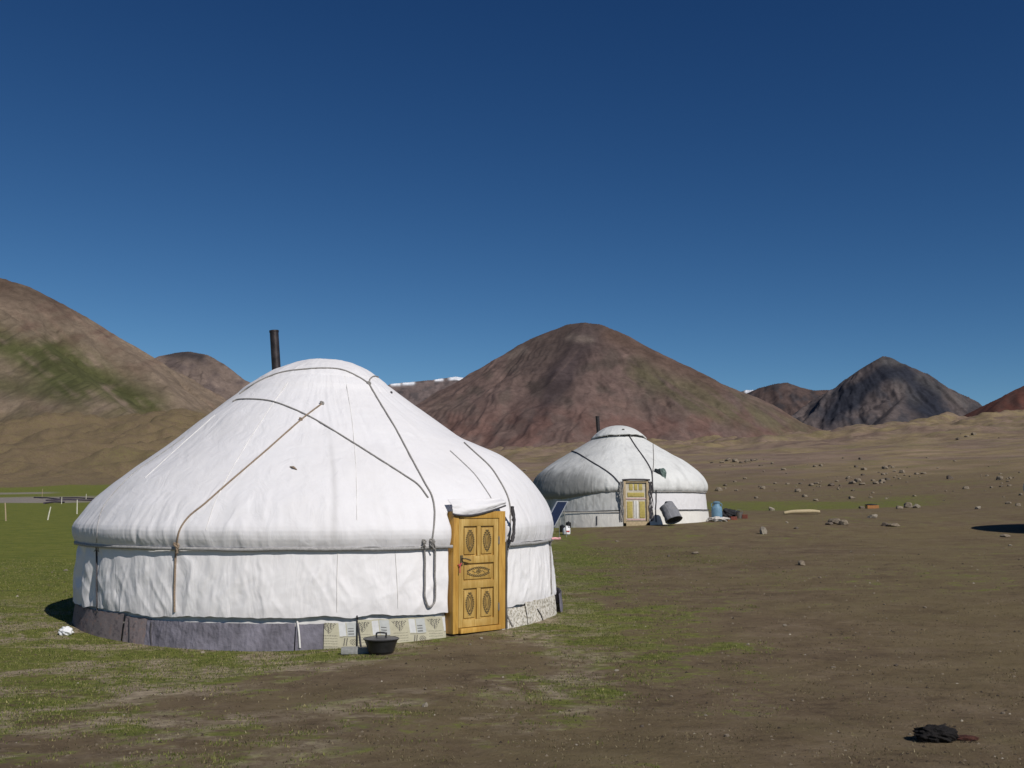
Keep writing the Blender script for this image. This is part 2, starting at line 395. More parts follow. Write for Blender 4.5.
def ground_mat():
    k = NT('steppe_soil_and_turf', 0.95, 0.12)
    v = k.coords(); vs_ = k.coords((1.0, 1.35, 1.0))
    green = k.attr('green', 'Fac'); grav = k.attr('gravel', 'Fac'); far = k.attr('fartone', 'Fac'); lush = k.attr('lush', 'Fac')
    fine = k.noise(vs_, 7.0, 10, 0.75, 0.2); mid = k.noise(vs_, 1.3, 9, 0.68, 0.4); big = k.noise(v, 0.22, 6, 0.62); huge = k.noise(v, 0.02, 6, 0.65)
    grit = k.noise(v, 38, 8, 0.8)
    soil = k.ramp(mid, [(0.34, (0.088, 0.060, 0.039)), (0.5, (0.148, 0.106, 0.066)), (0.66, (0.220, 0.165, 0.112))])
    soil = k.mix(k.math('MULTIPLY', k.ramp(fine, [(0.42, 0.0), (0.58, 1.0)]), 0.55), soil, (0.161, 0.120, 0.068))
    soil = k.mix(k.math('MULTIPLY', k.ramp(fine, [(0.38, 1.0), (0.47, 0.0)]), 0.45), soil, (0.066, 0.046, 0.028))
    soil = k.mix(k.math('MULTIPLY', k.ramp(big, [(0.42, 0.0), (0.62, 1.0)]), 0.55), soil, (0.158, 0.124, 0.059))
    soil = k.mix(k.math('MULTIPLY', k.ramp(k.noise(v, 0.55, 8, 0.7, 0.5), [(0.54, 0.0), (0.66, 1.0)]), 0.45), soil, (0.088, 0.057, 0.039))
    soil = k.mix(k.math('MULTIPLY', k.ramp(grit, [(0.56, 0.0), (0.70, 1.0)]), 0.45), soil, (0.328, 0.269, 0.189))
    soil = k.mix(k.math('MULTIPLY', k.ramp(grit, [(0.32, 1.0), (0.44, 0.0)]), 0.35), soil, (0.041, 0.029, 0.018))
    turf = k.ramp(fine, [(0.36, (0.052, 0.071, 0.014)), (0.5, (0.114, 0.135, 0.027)), (0.64, (0.215, 0.213, 0.068))])
    turf = k.mix(k.math('MULTIPLY', k.ramp(big, [(0.35, 0.0), (0.65, 1.0)]), 0.35), turf, (0.171, 0.153, 0.043))
    turf = k.mix(k.math('MULTIPLY', lush, 0.7), turf, k.ramp(mid, [(0.36, (0.086, 0.112, 0.018)), (0.64, (0.180, 0.181, 0.035))]))
    m = k.math('ADD', green, k.math('MULTIPLY', k.math('SUBTRACT', mid, 0.5), 1.6))
    m = k.math('ADD', m, k.math('MULTIPLY', k.math('SUBTRACT', fine, 0.5), 1.3))
    m = k.ramp(m, [(0.44, 0.0), (0.62, 1.0)])
    soil = k.mix(k.math('MULTIPLY', k.ramp(k.noise(vs_, 0.42, 9, 0.7, 0.3), [(0.50, 0.0), (0.60, 1.0)]), 0.55), soil, (0.165, 0.130, 0.068))
    c = k.mix(m, soil, turf)
    pale = k.math('MULTIPLY', k.ramp(k.noise(vs_, 1.05, 9, 0.68, 0.5), [(0.465, 0.0), (0.55, 1.0)]), k.ramp(green, [(0.30, 0.0), (0.52, 0.9)]))
    pale = k.math('MULTIPLY', pale, k.math('SUBTRACT', 1.0, lush))
    pale = k.math('MULTIPLY', pale, k.attr('west', 'Fac'))
    c = k.mix(pale, c, k.ramp(fine, [(0.38, (0.149, 0.113, 0.075)), (0.6, (0.391, 0.316, 0.230))]))
    hillc = k.ramp(huge, [(0.36, (0.181, 0.126, 0.100)), (0.47, (0.239, 0.172, 0.125)), (0.56, (0.239, 0.184, 0.096)), (0.68, (0.323, 0.232, 0.157))])
    hillc = k.mix(k.ramp(green, [(0.25, 0.0), (0.65, 0.75)]), hillc, (0.163, 0.142, 0.068))
    hillc = k.mix(k.math('MULTIPLY', k.ramp(k.noise(v, 0.09, 10, 0.75), [(0.42, 1.0), (0.55, 0.0)]), 0.55), hillc, (0.123, 0.083, 0.064))
    hillc = k.mix(k.math('MULTIPLY', k.ramp(k.noise(v, 0.5, 8, 0.8), [(0.54, 0.0), (0.62, 1.0)]), 0.35), hillc, (0.349, 0.269, 0.213))
    c = k.mix(k.math('MULTIPLY', k.math('MULTIPLY', far, 0.9), k.math('SUBTRACT', 1.0, lush)), c, hillc)
    c = k.mix(grav, c, k.ramp(k.noise(v, 0.35, 8, 0.7), [(0.3, (0.18, 0.155, 0.135)), (0.7, (0.30, 0.265, 0.23))]))
    k.color(c)
    p = k.bump(mid, 0.4, 0.06); p = k.bump(fine, 0.7, 0.04, p); k.bump(grit, 0.6, 0.015, p)
    return k.m
ground = build_ground()

# ------------------------------------------------------------ MOUNTAINS
def mountain_mat(name, rough_scale):
    k = NT(name, 0.95, 0.1); v = k.coords()
    n = k.noise(v, 1.0 / rough_scale, 10, 0.68, 0.4); n2 = k.noise(v, 5.0 / rough_scale, 8, 0.7)
    c = k.mix(1.0, k.attr('Col'), k.ramp(n, [(0.28, 0.72), (0.7, 1.22)]), 'MULTIPLY')
    c = k.mix(1.0, c, k.ramp(n2, [(0.32, 0.76), (0.68, 1.18)]), 'MULTIPLY')
    c = k.mix(1.0, c, k.ramp(k.noise(v, 22.0 / rough_scale, 8, 0.75), [(0.34, 0.86), (0.66, 1.12)]), 'MULTIPLY')
    k.color(c); p = k.bump(n, 0.22, rough_scale * 0.04); k.bump(n2, 0.25, rough_scale * 0.010, p)
    return k.m
def mountain(D, prof, slope, base, colorf, gully=0.16, gscale=1.0, spurs=(), res=420, seed=1, front=None, tilt=0.0, rough=0.03):
    """ridge cones: height = max over ridge points of (peak - slope*distance); ridge also carries spurs running towards the viewer"""
    pts = []
    pr = np.array(prof, float)
    xs = np.arange(pr[0, 0], pr[-1, 0] + 1, 2.0); ys = np.interp(xs, pr[:, 0], pr[:, 1])
    wob = D * 0.02
    for x, y in zip(xs, ys):
        dy = wob * math.sin(x * 0.03 + seed) + tilt * (x - xs.mean()) / FPX * D
        w = at_depth(x, y, D + dy); pts.append((w.x, w.y, w.z))
    for sp in spurs:      # [(px, py, depth offset), ...]
        s3 = [at_depth(a, b, D + c) for a, b, c in sp]
        for i in range(len(s3) - 1):
            for t in np.linspace(0, 1, 14): q = s3[i].lerp(s3[i + 1], t); pts.append(tuple(q))
    pts = np.array(pts); H = pts[:, 2].max() - base
    ext = H / slope
    x0, x1 = pts[:, 0].min() - ext * .35, pts[:, 0].max() + ext * .35
    y0, y1 = pts[:, 1].min() - (front or ext * 1.15), pts[:, 1].max() + ext * 0.6
    nx = res; ny = int(res * 0.75)
    X, Y = np.meshgrid(np.linspace(x0, x1, nx), np.linspace(y0, y1, ny), indexing='ij')
    Xw = X + 0.04 * H * fbm(X / H * 2.2, Y / H * 2.2, seed + 3, 4); Yw = Y + 0.10 * H * fbm(X / H * 2.2, Y / H * 2.2, seed + 4, 4)
    Z = np.full(X.shape, -1e9); who = np.zeros(X.shape)
    for i, (a, b, c) in enumerate(pts):
        d = np.hypot(Xw - a, Yw - b)
        z = c - slope * d * (1 + 0.15 * np.exp(-d / (0.15 * H))) + 0.10 * slope * d * sstep(0.6 * ext, 1.3 * ext, d)
        z = c - (c - z) ; m = z > Z; Z = np.where(m, z, Z); who = np.where(m, d, who)
    drop = np.clip(who / (0.35 * ext), 0, 1)
    # gullies running down from the crest
    cx = pts[pts[:, 2].argmax()]
    ang = np.arctan2(X - cx[0], -(Y - cx[1]) + 0.5 * H); rr = np.hypot(X - cx[0], Y - cx[1]) / H
    g = ridged(ang * 4.5 * gscale + 0.35 * fbm(X / H * 3, Y / H * 3, seed + 8), rr * 0.9, seed + 9, 4)
    Z = Z + (g - 0.55) * gully * H * drop * sstep(-0.05, 0.3, (Z - base) / H)
    Z = Z + rough * H * fbm(X / H * 4, Y / H * 4, seed + 12, 6, 0.5) * (0.2 + drop)
    Z = np.maximum(Z, base - 30 + 0 * Z)
    # picture coordinates of each vertex: where rock kinds and painted-in shadow lie
    c_, s_ = math.cos(PITCH), math.sin(PITCH); zz = Z - EYE
    yc = Y * c_ + zz * s_; px = 512 + FPX * X / yc; py = 384 - FPX * (zz * c_ - Y * s_) / yc
    C = colorf(px, py, g, X / H, Y / H, Z)
    o = mesh_obj('hill', np.stack([X, Y, Z], -1).reshape(-1, 3), grid_faces(nx, ny), None, None, True, C.reshape(-1, 3))
    return o
def blend(C, col, w):
    w = np.clip(w, 0, 1); return C * (1 - w[..., None]) + np.array(col)[None, None, :] * w[..., None]
def flat(px, col): return np.ones(px.shape + (3,)) * np.array(col)
def seg(px, py, a, b, w):
    """soft distance mask to a segment in picture units"""
    ax, ay = a; bx, by = b; t = np.clip(((px - ax) * (bx - ax) + (py - ay) * (by - ay)) / ((bx - ax) ** 2 + (by - ay) ** 2), 0, 1)
    return np.exp(-(((px - ax - t * (bx - ax)) ** 2 + (py - ay - t * (by - ay)) ** 2) / w ** 2))

def col_left(px, py, g, u, v, z):
    n = fbm(px / 40, py / 14 + px / 60, 41, 5); s = fbm((px - py * 1.1) / 14, (px + py) / 120, 42, 5)
    C = flat(px, (0.185, 0.14, 0.104))
    C = blend(C, (0.135, 0.090, 0.070), sstep(-0.1, 0.35, n) * sstep(400, 330, py))
    C = blend(C, (0.085, 0.060, 0.045), seg(px, py, (-20, 285), (70, 300), 18) * 0.8)
    C = blend(C, (0.19, 0.13, 0.10), sstep(0.0, 0.4, s) * 0.7 * sstep(300, 330, py))
    gr = seg(px, py, (-10, 338), (60, 372), 17) + seg(px, py, (55, 355), (150, 408), 19) + 0.7 * seg(px, py, (0, 385), (80, 398), 12)
    C = blend(C, (0.070, 0.072, 0.030), np.clip(gr, 0, 1) * sstep(-0.45, 0.15, s + 0.5 * n + 0.15))
    C = blend(C, (0.105, 0.088, 0.045), sstep(400, 425, py + 20 * n) * 0.7)
    return C
def col_back_left(px, py, g, u, v, z):
    n = fbm(px / 18, py / 12, 51, 5)
    C = flat(px, (0.165, 0.125, 0.105)); C = blend(C, (0.11, 0.085, 0.078), sstep(-0.1, 0.4, n)); 
    C = blend(C, (0.05, 0.042, 0.042), seg(px, py, (170, 352), (200, 356), 7)); return C
def col_center(px, py, g, u, v, z):
    n = fbm(px / 30, py / 22, 61, 6); s = fbm((px + py * 0.9) / 12, (px - py) / 90, 62, 5); s2 = fbm((px - py * 1.4) / 13, (px + py) / 110, 63, 5)
    C = flat(px, (0.140, 0.096, 0.084))
    C = blend(C, (0.095, 0.072, 0.062), sstep(-0.1, 0.3, n) * sstep(430, 390, py))
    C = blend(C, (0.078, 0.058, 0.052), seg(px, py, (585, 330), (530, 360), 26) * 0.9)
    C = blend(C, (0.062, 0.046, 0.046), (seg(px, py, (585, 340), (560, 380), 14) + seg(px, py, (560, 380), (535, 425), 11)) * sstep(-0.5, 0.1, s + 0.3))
    C = blend(C, (0.17, 0.135, 0.115), seg(px, py, (570, 337), (590, 340), 4) * 0.7 + seg(px, py, (510, 356), (525, 350), 4) * 0.6)
    C = blend(C, (0.135, 0.078, 0.066), sstep(395, 425, py) * sstep(0.2, -0.2, n) * 0.8)
    C = blend(C, (0.165, 0.105, 0.088), (seg(px, py, (600, 400), (660, 418), 6) + seg(px, py, (660, 418), (690, 440), 5)) * 0.6 * sstep(-0.3, 0.2, s2))
    gr = seg(px, py, (640, 372), (720, 408), 14) + seg(px, py, (700, 395), (800, 432), 15)
    C = blend(C, (0.098, 0.086, 0.050), np.clip(gr, 0, 1) * 0.8 * sstep(-0.35, 0.2, s2 + 0.1))
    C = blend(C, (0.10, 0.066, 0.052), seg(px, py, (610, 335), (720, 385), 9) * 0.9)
    return C
def col_snow(px, py, g, u, v, z):
    n = fbm(px / 12, py / 6, 71, 5); C = flat(px, (0.135, 0.105, 0.10)); C = blend(C, (0.09, 0.075, 0.075), sstep(0.0, 0.3, n))
    sn = sstep(381.5, 379.3, py + 2.0 * n) * sstep(446, 452, px) + seg(px, py, (392, 384), (399, 384), 1.8) + seg(px, py, (404, 383.5), (413, 383), 1.8) + seg(px, py, (436, 380), (442, 379.5), 1.4)
    sn = sn + seg(px, py, (747, 391), (756, 389.5), 2.2) * 1.3
    return blend(C, (0.75, 0.77, 0.82), np.clip(sn, 0, 1) * (py < 400))
def col_right(px, py, g, u, v, z):
    n = fbm(px / 16, py / 16, 81, 5); s = fbm((px - py) / 9, (px + py) / 60, 82, 5)
    C = flat(px, (0.105, 0.085, 0.082)); C = blend(C, (0.058, 0.054, 0.060), sstep(-0.1, 0.25, n) * 0.9)
    shade = seg(px, py, (892, 366), (850, 398), 9) + seg(px, py, (895, 368), (935, 392), 9) + seg(px, py, (915, 402), (940, 415), 11) + 0.8 * seg(px, py, (850, 398), (830, 415), 12)
    C = blend(C, (0.022, 0.025, 0.036), np.clip(shade * 1.3, 0, 1) * 0.95)  # slope shadows painted bluish dark into the rock colour
    C = blend(C, (0.115, 0.105, 0.10), seg(px, py, (880, 360), (900, 362), 5) * 0.6 + seg(px, py, (898, 385), (915, 400), 7) * 0.3 + seg(px, py, (920, 378), (965, 405), 5) * 0.45)
    return C
def col_back_right(px, py, g, u, v, z):
    n = fbm(px / 16, py / 14, 91, 5); C = flat(px, (0.088, 0.062, 0.056)); C = blend(C, (0.052, 0.044, 0.046), sstep(-0.05, 0.3, n)); 
    return C
def col_maroon(px, py, g, u, v, z):
    n = fbm(px / 16, py / 14, 95, 5); C = flat(px, (0.105, 0.046, 0.036)); C = blend(C, (0.075, 0.040, 0.034), sstep(-0.05, 0.3, n)); return C
mm_near = mountain_mat('mountain_scree_near', 60); mm_mid = mountain_mat('mountain_scree_mid', 110); mm_far = mountain_mat('mountain_scree_far', 220)
def add_mountain(D, prof, slope, base, cf, mat, **kw):
    o = mountain(D, prof, slope, base, cf, **kw); o.data.materials.append(mat); o.name = 'mountain'; tag(o, kind='structure'); return o
add_mountain(1700, [(-420, 330), (-250, 275), (-100, 262), (0, 279), (30, 288), (60, 303), (100, 324), (130, 342), (160, 362), (190, 383), (215, 402), (240, 420), (290, 445)],
             0.62, 20, col_left, mm_near, gully=0.07, gscale=1.6, seed=11, res=640, spurs=[[(-30, 282, 0), (70, 370, -380), (150, 425, -620)], [(60, 303, 0), (170, 385, -200)]])
add_mountain(3200, [(60, 420), (130, 372), (160, 356), (175, 352), (187, 350.5), (205, 354), (222, 363), (246, 381), (280, 410), (330, 440)],
             0.66, 40, col_back_left, mm_mid, gully=0.08, seed=15)
add_mountain(9000, [(330, 400), (370, 392), (392, 384), (415, 382), (440, 378.5), (455, 376.5), (472, 377.5), (500, 385), (560, 400), (640, 410), (700, 405), (735, 394), (750, 389), (765, 390), (790, 400), (850, 420)],
             0.6, 60, col_snow, mm_far, gully=0.08, seed=19, res=640)
add_mountain(3000, [(380, 440), (410, 420), (436, 402), (455, 390), (478, 374), (500, 359), (520, 346), (545, 334), (565, 326), (583, 323), (600, 325), (625, 334), (650, 347), (680, 362), (710, 376), (740, 390), (770, 404), (800, 420), (830, 432), (870, 445)],
             0.60, 30, col_center, mm_mid, gully=0.04, gscale=1.2, rough=0.022, seed=23, res=640,
             spurs=[[(583, 323, 0), (560, 370, -330), (520, 425, -560)], [(625, 334, 0), (660, 400, -420), (700, 440, -640)], [(500, 359, 0), (470, 410, -260)]])
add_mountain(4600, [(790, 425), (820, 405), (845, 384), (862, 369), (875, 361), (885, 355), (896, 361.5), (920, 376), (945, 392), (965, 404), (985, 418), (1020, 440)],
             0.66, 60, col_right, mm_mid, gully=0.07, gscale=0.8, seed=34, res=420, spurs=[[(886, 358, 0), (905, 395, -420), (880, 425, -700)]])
add_mountain(6300, [(700, 410), (740, 396), (758, 388), (775, 384), (787, 382), (800, 387), (815, 390), (840, 389), (880, 395), (960, 420)],
             0.6, 60, col_back_right, mm_far, gully=0.05, seed=37)
add_mountain(2300, [(900, 450), (945, 424), (975, 409), (1000, 397), (1024, 386), (1080, 355), (1160, 320), (1260, 310), (1400, 350)],
             0.62, 30, col_maroon, mm_mid, gully=0.10, seed=43)

# ------------------------------------------------------------ YURTS
def phi_of_px(c, r, px):
    """azimuth on a yurt (0 = towards -Y, + = right) of the front surface point seen in column px"""
    best = None
    for ph in np.linspace(R(-80), R(100), 1801):
        x = c[0] + r * math.sin(ph); y = c[1] - r * math.cos(ph)
        nx, ny = math.sin(ph), -math.cos(ph)
        if nx * x + ny * y > 0: continue
        q = 512 + FPX * x / (y * math.cos(PITCH))
        if best is None or abs(q - px) < best[0]: best = (abs(q - px), ph)
    return best[1]
def wrap(a): return (a + math.pi) % (2 * math.pi) - math.pi
class Yurt:
    def __init__(s, cx, cy, base, left, right=None, right_phi=R(88), door_phi=R(44), door_half=R(9), wall=((1.05, 3.50), (0.30, 3.57)), scale=1.0, seed=0, rwall=None):
        s.c = Vector((cx, cy, base)); s.L = np.array(left); s.Rr = np.array(right if right is not None else left)
        s.rp = right_phi; s.dp = door_phi; s.dh = door_half; s.wall = wall; s.rwall = rwall or wall; s.k = scale; s.seed = seed
        s.bv = []
    def w(s, ph): return np.exp(-(wrap(ph - s.rp) / R(30)) ** 4)
    def door_w(s, ph): return sstep(1.07, 0.97, np.abs(wrap(ph - s.dp)) / s.dh)
    def roof_rz(s, t, ph):
        n = len(s.L); tt = np.linspace(0, 1, n)
        w = s.w(ph)
        r = np.interp(t, tt, s.L[:, 0]) * (1 - w) + np.interp(t, tt, s.Rr[:, 0]) * w
        z = np.interp(t, tt, s.L[:, 1]) * (1 - w) + np.interp(t, tt, s.Rr[:, 1]) * w
        return r, z
    def wall_r(s, z, ph):
        w = s.w(ph); (z1, r1), (z0, r0) = s.wall; (a1, b1), (a0, b0) = s.rwall
        t = (z - z0) / (z1 - z0)
        return (r0 + (r1 - r0) * t) * (1 - w) + (b0 + (b1 - b0) * t) * w
    def loc(s, r, ph, z):
        lean = getattr(s, 'lean', 0.0) * (1 - sstep(1.4, 2.7, r)) * (np.asarray(z) > 2.0)      # the crown sits a little off centre
        return np.stack([r * np.sin(ph) - lean, -r * np.cos(ph), z], -1) * s.k
def dense_profile(pts, n=90):
    P_ = spline([(a, b, 0) for a, b in pts], 12); a = np.array([(p.x, p.y) for p in P_])
    d = np.r_[0, np.cumsum(np.hypot(*np.diff(a, axis=0).T))]; t = np.linspace(0, d[-1], n)
    return np.stack([np.interp(t, d, a[:, 0]), np.interp(t, d, a[:, 1])], -1)
def roof_part(Y, root, mat, name='roof_cover', t0=0.0, nphi=900, nt_=260, wr=1.0, dirtf=None, off=0.0, hemf=None):
    ph = np.linspace(-math.pi, math.pi, nphi, endpoint=False); t = np.linspace(t0, 1, nt_)
    PH, T = np.meshgrid(ph, t, indexing='ij'); r, z = Y.roof_rz(T, PH)
    sx, sy = r * np.sin(PH), -r * np.cos(PH)
    # the lattice poles underneath barely show; cloth creases run down the roof
    cr = fbm(PH * 16, T * 3.0 + PH * 1.5, Y.seed + 1, 5, 0.55)
    cr2 = ridged(PH * 9 + T * 2.5, T * 2.2, Y.seed + 2, 3)
    big = fbm(sx * 0.6, sy * 0.6 + z, Y.seed + 3, 3)
    amp = sstep(0.08, 0.35, T)
    eave = sstep(0.80, 0.93, T)
    zone = sstep(-0.05, 0.35, fbm(sx * 0.55 + 4, sy * 0.55 + 2, Y.seed + 9, 3))
    d = amp * (0.010 * cr * (0.3 + zone) + 0.007 * (cr2 - 0.5) * zone + 0.03 * big) * wr
    gath = fbm(PH * 30 + 2 * fbm(PH * 5, T * 3, Y.seed + 10, 2), T * 5.0, Y.seed + 5, 4, 0.55)
    gz_ = sstep(-0.25, 0.3, fbm(PH * 3.5, T * 0 + 7, Y.seed + 11, 2))
    d = d + eave * (0.018 * gath * (0.25 + gz_) + 0.012 * fbm(PH * 10, T * 12, Y.seed + 6, 3)) * wr
    # slack hem over the band
    dn = Y.door_w(PH) * sstep(1.53, 1.47, z)
    nr = 0.6 + 0.4 * T; r2 = r + d * nr + off; z2 = z + d * 0.7 * (1 - eave) + off * 0.8
    r2 = r2 * (1 - dn) + np.minimum(r2, 3.44) * dn
    z2 = z2 + eave * 0.02 * fbm(PH * 8, T * 0, Y.seed + 7, 3)
    if hemf is not None: z2 = z2 + hemf(PH) * sstep(0.86, 1.0, T); r2 = r2 - 0.25 * hemf(PH) * sstep(0.88, 0.97, T)
    dirt = np.zeros_like(T) if dirtf is None else dirtf(PH, T, z2)
    V = Y.loc(r2, PH, z2).reshape(-1, 3)
    o = mesh_obj(name, V, grid_faces(nphi, nt_, True), mat, root, True, None, {'dirt': dirt})
    Y.bv.append(o); return o
def wall_part(Y, root, mat, name, z_top, z_bot, ph0, ph1, nphi, nz, folds=1.0, off=0.0, dirtf=None, hem=None):
    ph = np.linspace(ph0, ph1, nphi); s = np.linspace(0, 1, nz)
    PH, S = np.meshgrid(ph, s, indexing='ij')
    zb = z_bot + (hem(PH) if hem is not None else 0)
    z = z_top + (zb - z_top) * S; r = Y.wall_r(z, PH) + off
    warp = PH + 0.05 * fbm(PH * 6, S * 1.5, Y.seed + 20, 3) + 0.035 * S * np.sin(PH * 5 + 1)
    f1 = fbm(warp * 13, S * 0.55, Y.seed + 21, 3, 0.45); f2 = ridged(warp * 24, S * 0.7, Y.seed + 22, 3)
    swag = ridged(warp * 5 + S * 0.9, S * 1.6 + warp * 1.2, Y.seed + 24, 3)
    strong = 0.55 + 1.0 * np.exp(-((PH - R(-55)) / R(28)) ** 2)
    f3 = 1 - np.abs(fbm(PH * 9 + S * 1.0, S * 0.6 - PH * 1.5, Y.seed + 25, 2)) * 3.5
    f4 = 1 - np.abs(fbm(PH * 8 - S * 1.1, S * 0.6 + PH, Y.seed + 26, 2)) * 3.5
    d = folds * strong * ((0.036 * f1) * sstep(0, 0.25, S) + 0.008 * (f2 - 0.5)) + folds * (0.011 * np.clip(f3, 0, 1) + 0.009 * np.clip(f4, 0, 1) + 0.006 * (swag - 0.5)) * sstep(0.05, 0.5, S)
    lf = np.exp(-((wrap(PH) - R(-62)) / R(20)) ** 2); d = d + folds * lf * 0.035 * np.sin(warp * 34 + 3 * fbm(PH * 5, S, Y.seed + 27, 2)) * sstep(0.0, 0.2, S)
    r = r + d
    if Y.door_w(PH).max() > 0.5:
        dn = Y.door_w(PH); r = r * (1 - dn) + np.minimum(r, 3.36) * dn
    dirt = np.zeros_like(S) if dirtf is None else dirtf(PH, S, z)
    o = mesh_obj(name, Y.loc(r, PH, z).reshape(-1, 3), grid_faces(nphi, nz), mat, root, True, None, {'dirt': dirt})
    Y.bv.append(o); return o
def band_part(Y, root, mat, z, h, ph0, ph1, off, name='band', sag=0.008, n=400):
    ph = np.linspace(ph0, ph1, n); zz = z + sag * fbm(ph * 4, ph * 0, Y.seed + 30, 3) * 2
    r = Y.wall_r(zz, ph) + off + 0.008 * fbm(ph * 11, ph * 0 + 2, Y.seed + 31, 3)
    sec = [(0, -h / 2), (0.012, -h / 2), (0.017, 0), (0.012, h / 2), (0, h / 2)]
    rows = [Y.loc(r + a, ph, zz + b) for a, b in sec]
    V = np.stack(rows, 1).reshape(-1, 3)
    return mesh_obj(name, V, grid_faces(n, 5), mat, root, True)
def bvh(Y):
    vs_, fs, n = [], [], 0
    for o in Y.bv:
        a = np.empty(len(o.data.vertices) * 3); o.data.vertices.foreach_get('co', a); a = a.reshape(-1, 3) + np.array(Y.c)
        f = np.array([p.vertices[:] for p in o.data.polygons]) + n
        vs_.append(a); fs.append(f); n += len(a)
    return BVHTree.FromPolygons([tuple(v) for v in np.vstack(vs_)], [tuple(map(int, f)) for f in np.vstack(fs)])
def on_surface(Y, B, pts, off):
    out = []
    for (px, py) in pts:
        d = ray(px, py).normalized(); hit, nrm, _, _ = B.ray_cast(Vector((0, 0, EYE)), d)
        if hit is None or hit.y > Y.c.y + 1.5: 
            continue
        if nrm.dot(d) > 0: nrm = -nrm
        out.append(hit + nrm * off - Y.c)
    return out
def px_path(pts, step=4):
    S_ = spline([(a, b, 0) for a, b in pts], 8); out = []
    for p in S_: out.append((p.x, p.y))
    return out
def rope(Y, B, root, pts, mat, r=0.011, name='rope', off=None):
    q = on_surface(Y, B, px_path(pts), r * 0.9 if off is None else off)
    if len(q) < 2: return None
    for _ in range(2):
        q = [q[0]] + [(q[i - 1] + q[i] * 2 + q[i + 1]) / 4 for i in range(1, len(q) - 1)] + [q[-1]]
    return MB().tube(q, r, 7).build(name, mat, root)

# --- near yurt
NX, NY = -2.84, 15.66
nb = -0.10
LP = dense_profile([(0.0, 3.855), (0.33, 3.83), (0.60, 3.73), (0.94, 3.57), (1.22, 3.385), (1.35, 3.26), (1.9, 2.86), (2.5, 2.42), (3.02, 2.02), (3.38, 1.68), (3.56, 1.44), (3.64, 1.31), (3.635, 1.19), (3.59, 1.09)])
RP = dense_profile([(0.0, 3.855), (0.33, 3.83), (0.60, 3.73), (0.94, 3.52), (1.33, 3.23), (1.75, 2.93), (2.08, 2.67), (2.34, 2.54), (2.70, 2.36), (3.04, 2.08), (3.31, 1.73), (3.46, 1.40), (3.47, 1.22), (3.45, 1.10)])
YA = Yurt(NX, NY, 0.0, LP, RP, R(86), R(42.8), R(7.4), wall=((1.07, 3.555), (0.27, 3.545)), rwall=((1.07, 3.42), (0.27, 3.50)), seed=100)
YA.lean = 0.13
rootA = empty('yurt', (NX, NY, 0.0), label='large white canvas yurt in front with carved honey wood door and tall stovepipe', cat='yurt')
def streak_near(PH, T, z):
    p1 = phi_of_px(YA.c, 3.5, 332)
    s = np.exp(-((PH - p1 - 0.01 * np.sin(T * 9)) / 0.012) ** 2) * sstep(0.45, 0.8, T) * 0.28
    return s + 0.05 * sstep(0.1, 0.5, fbm(PH * 10, T * 6, 140, 4)) + 0.10 * sstep(0.86, 0.99, T) * sstep(-.2, .4, fbm(PH * 20, T * 5, 141, 4))
roofA = roof_part(YA, rootA, M['canvas'], 'roof_cover', 0.16, dirtf=streak_near)
def wall_dirt(PH, S, z):
    return 0.30 * sstep(0.72, 1.0, S + 0.25 * fbm(PH * 9, S * 3, 143, 4)) + 0.06 * sstep(0, .5, fbm(PH * 14, S * 4, 144, 4))
hemA = lambda PH: 0.05 * fbm(PH * 3.0, PH * 0, 145, 3) + 0.035 * fbm(PH * 12, PH * 0 + 5, 146, 3)
d0, d1 = YA.dp - YA.dh * 0.99, YA.dp + YA.dh * 1.0
wall_part(YA, rootA, M['canvas_wall'], 'wall_cover', 1.085, 0.275, d1 - 0.02, 2 * math.pi + d0 + 0.02, 1500, 110, 1.0, 0.012, wall_dirt, hemA)
# liner and dark felt behind the hems
wall_part(YA, rootA, M['liner'], 'wall_liner', 0.40, -0.02 + nb, d1, 2 * math.pi + d0, 400, 8, 0.15, -0.035)
mesh_obj('inner_wall', YA.loc(np.tile(np.array([[3.34, 3.34]]), (200, 1)), np.linspace(-math.pi, math.pi, 200)[:, None] + np.zeros((200, 2)), np.tile(np.array([[nb - 0.1, 1.3]]), (200, 1))).reshape(-1, 3), grid_faces(200, 2), M['dark_inner'], rootA)
# crown cover laid over the smoke hole
ph = np.linspace(-math.pi, math.pi, 360, endpoint=False); t = np.linspace(0.0, 0.245, 60)
PH, T = np.meshgrid(ph, t, indexing='ij'); edge = 1 + 0.05 * fbm(np.cos(PH) * 1.5, np.sin(PH) * 1.5, 151, 3)
r_, z_ = YA.roof_rz(T * edge, PH); q = fbm(r_ * np.sin(PH) * 2.4, r_ * np.cos(PH) * 2.4, 152, 4)
r_ = r_ + 0.0; z_ = z_ + 0.022 * sstep(0.245, 0.17, T) - 0.03 * sstep(0.225, 0.245, T) + 0.018 * q * sstep(0, 0.05, T) + 0.012 * ridged(PH * 3.5, T * 4, 153, 2) * sstep(0.03, 0.2, T)
capA = mesh_obj('crown_cover', YA.loc(r_, PH, z_).reshape(-1, 3), grid_faces(360, 60, True), M['canvas'], rootA, True, None, {'dirt': 0 * T})
YA.bv.append(capA)
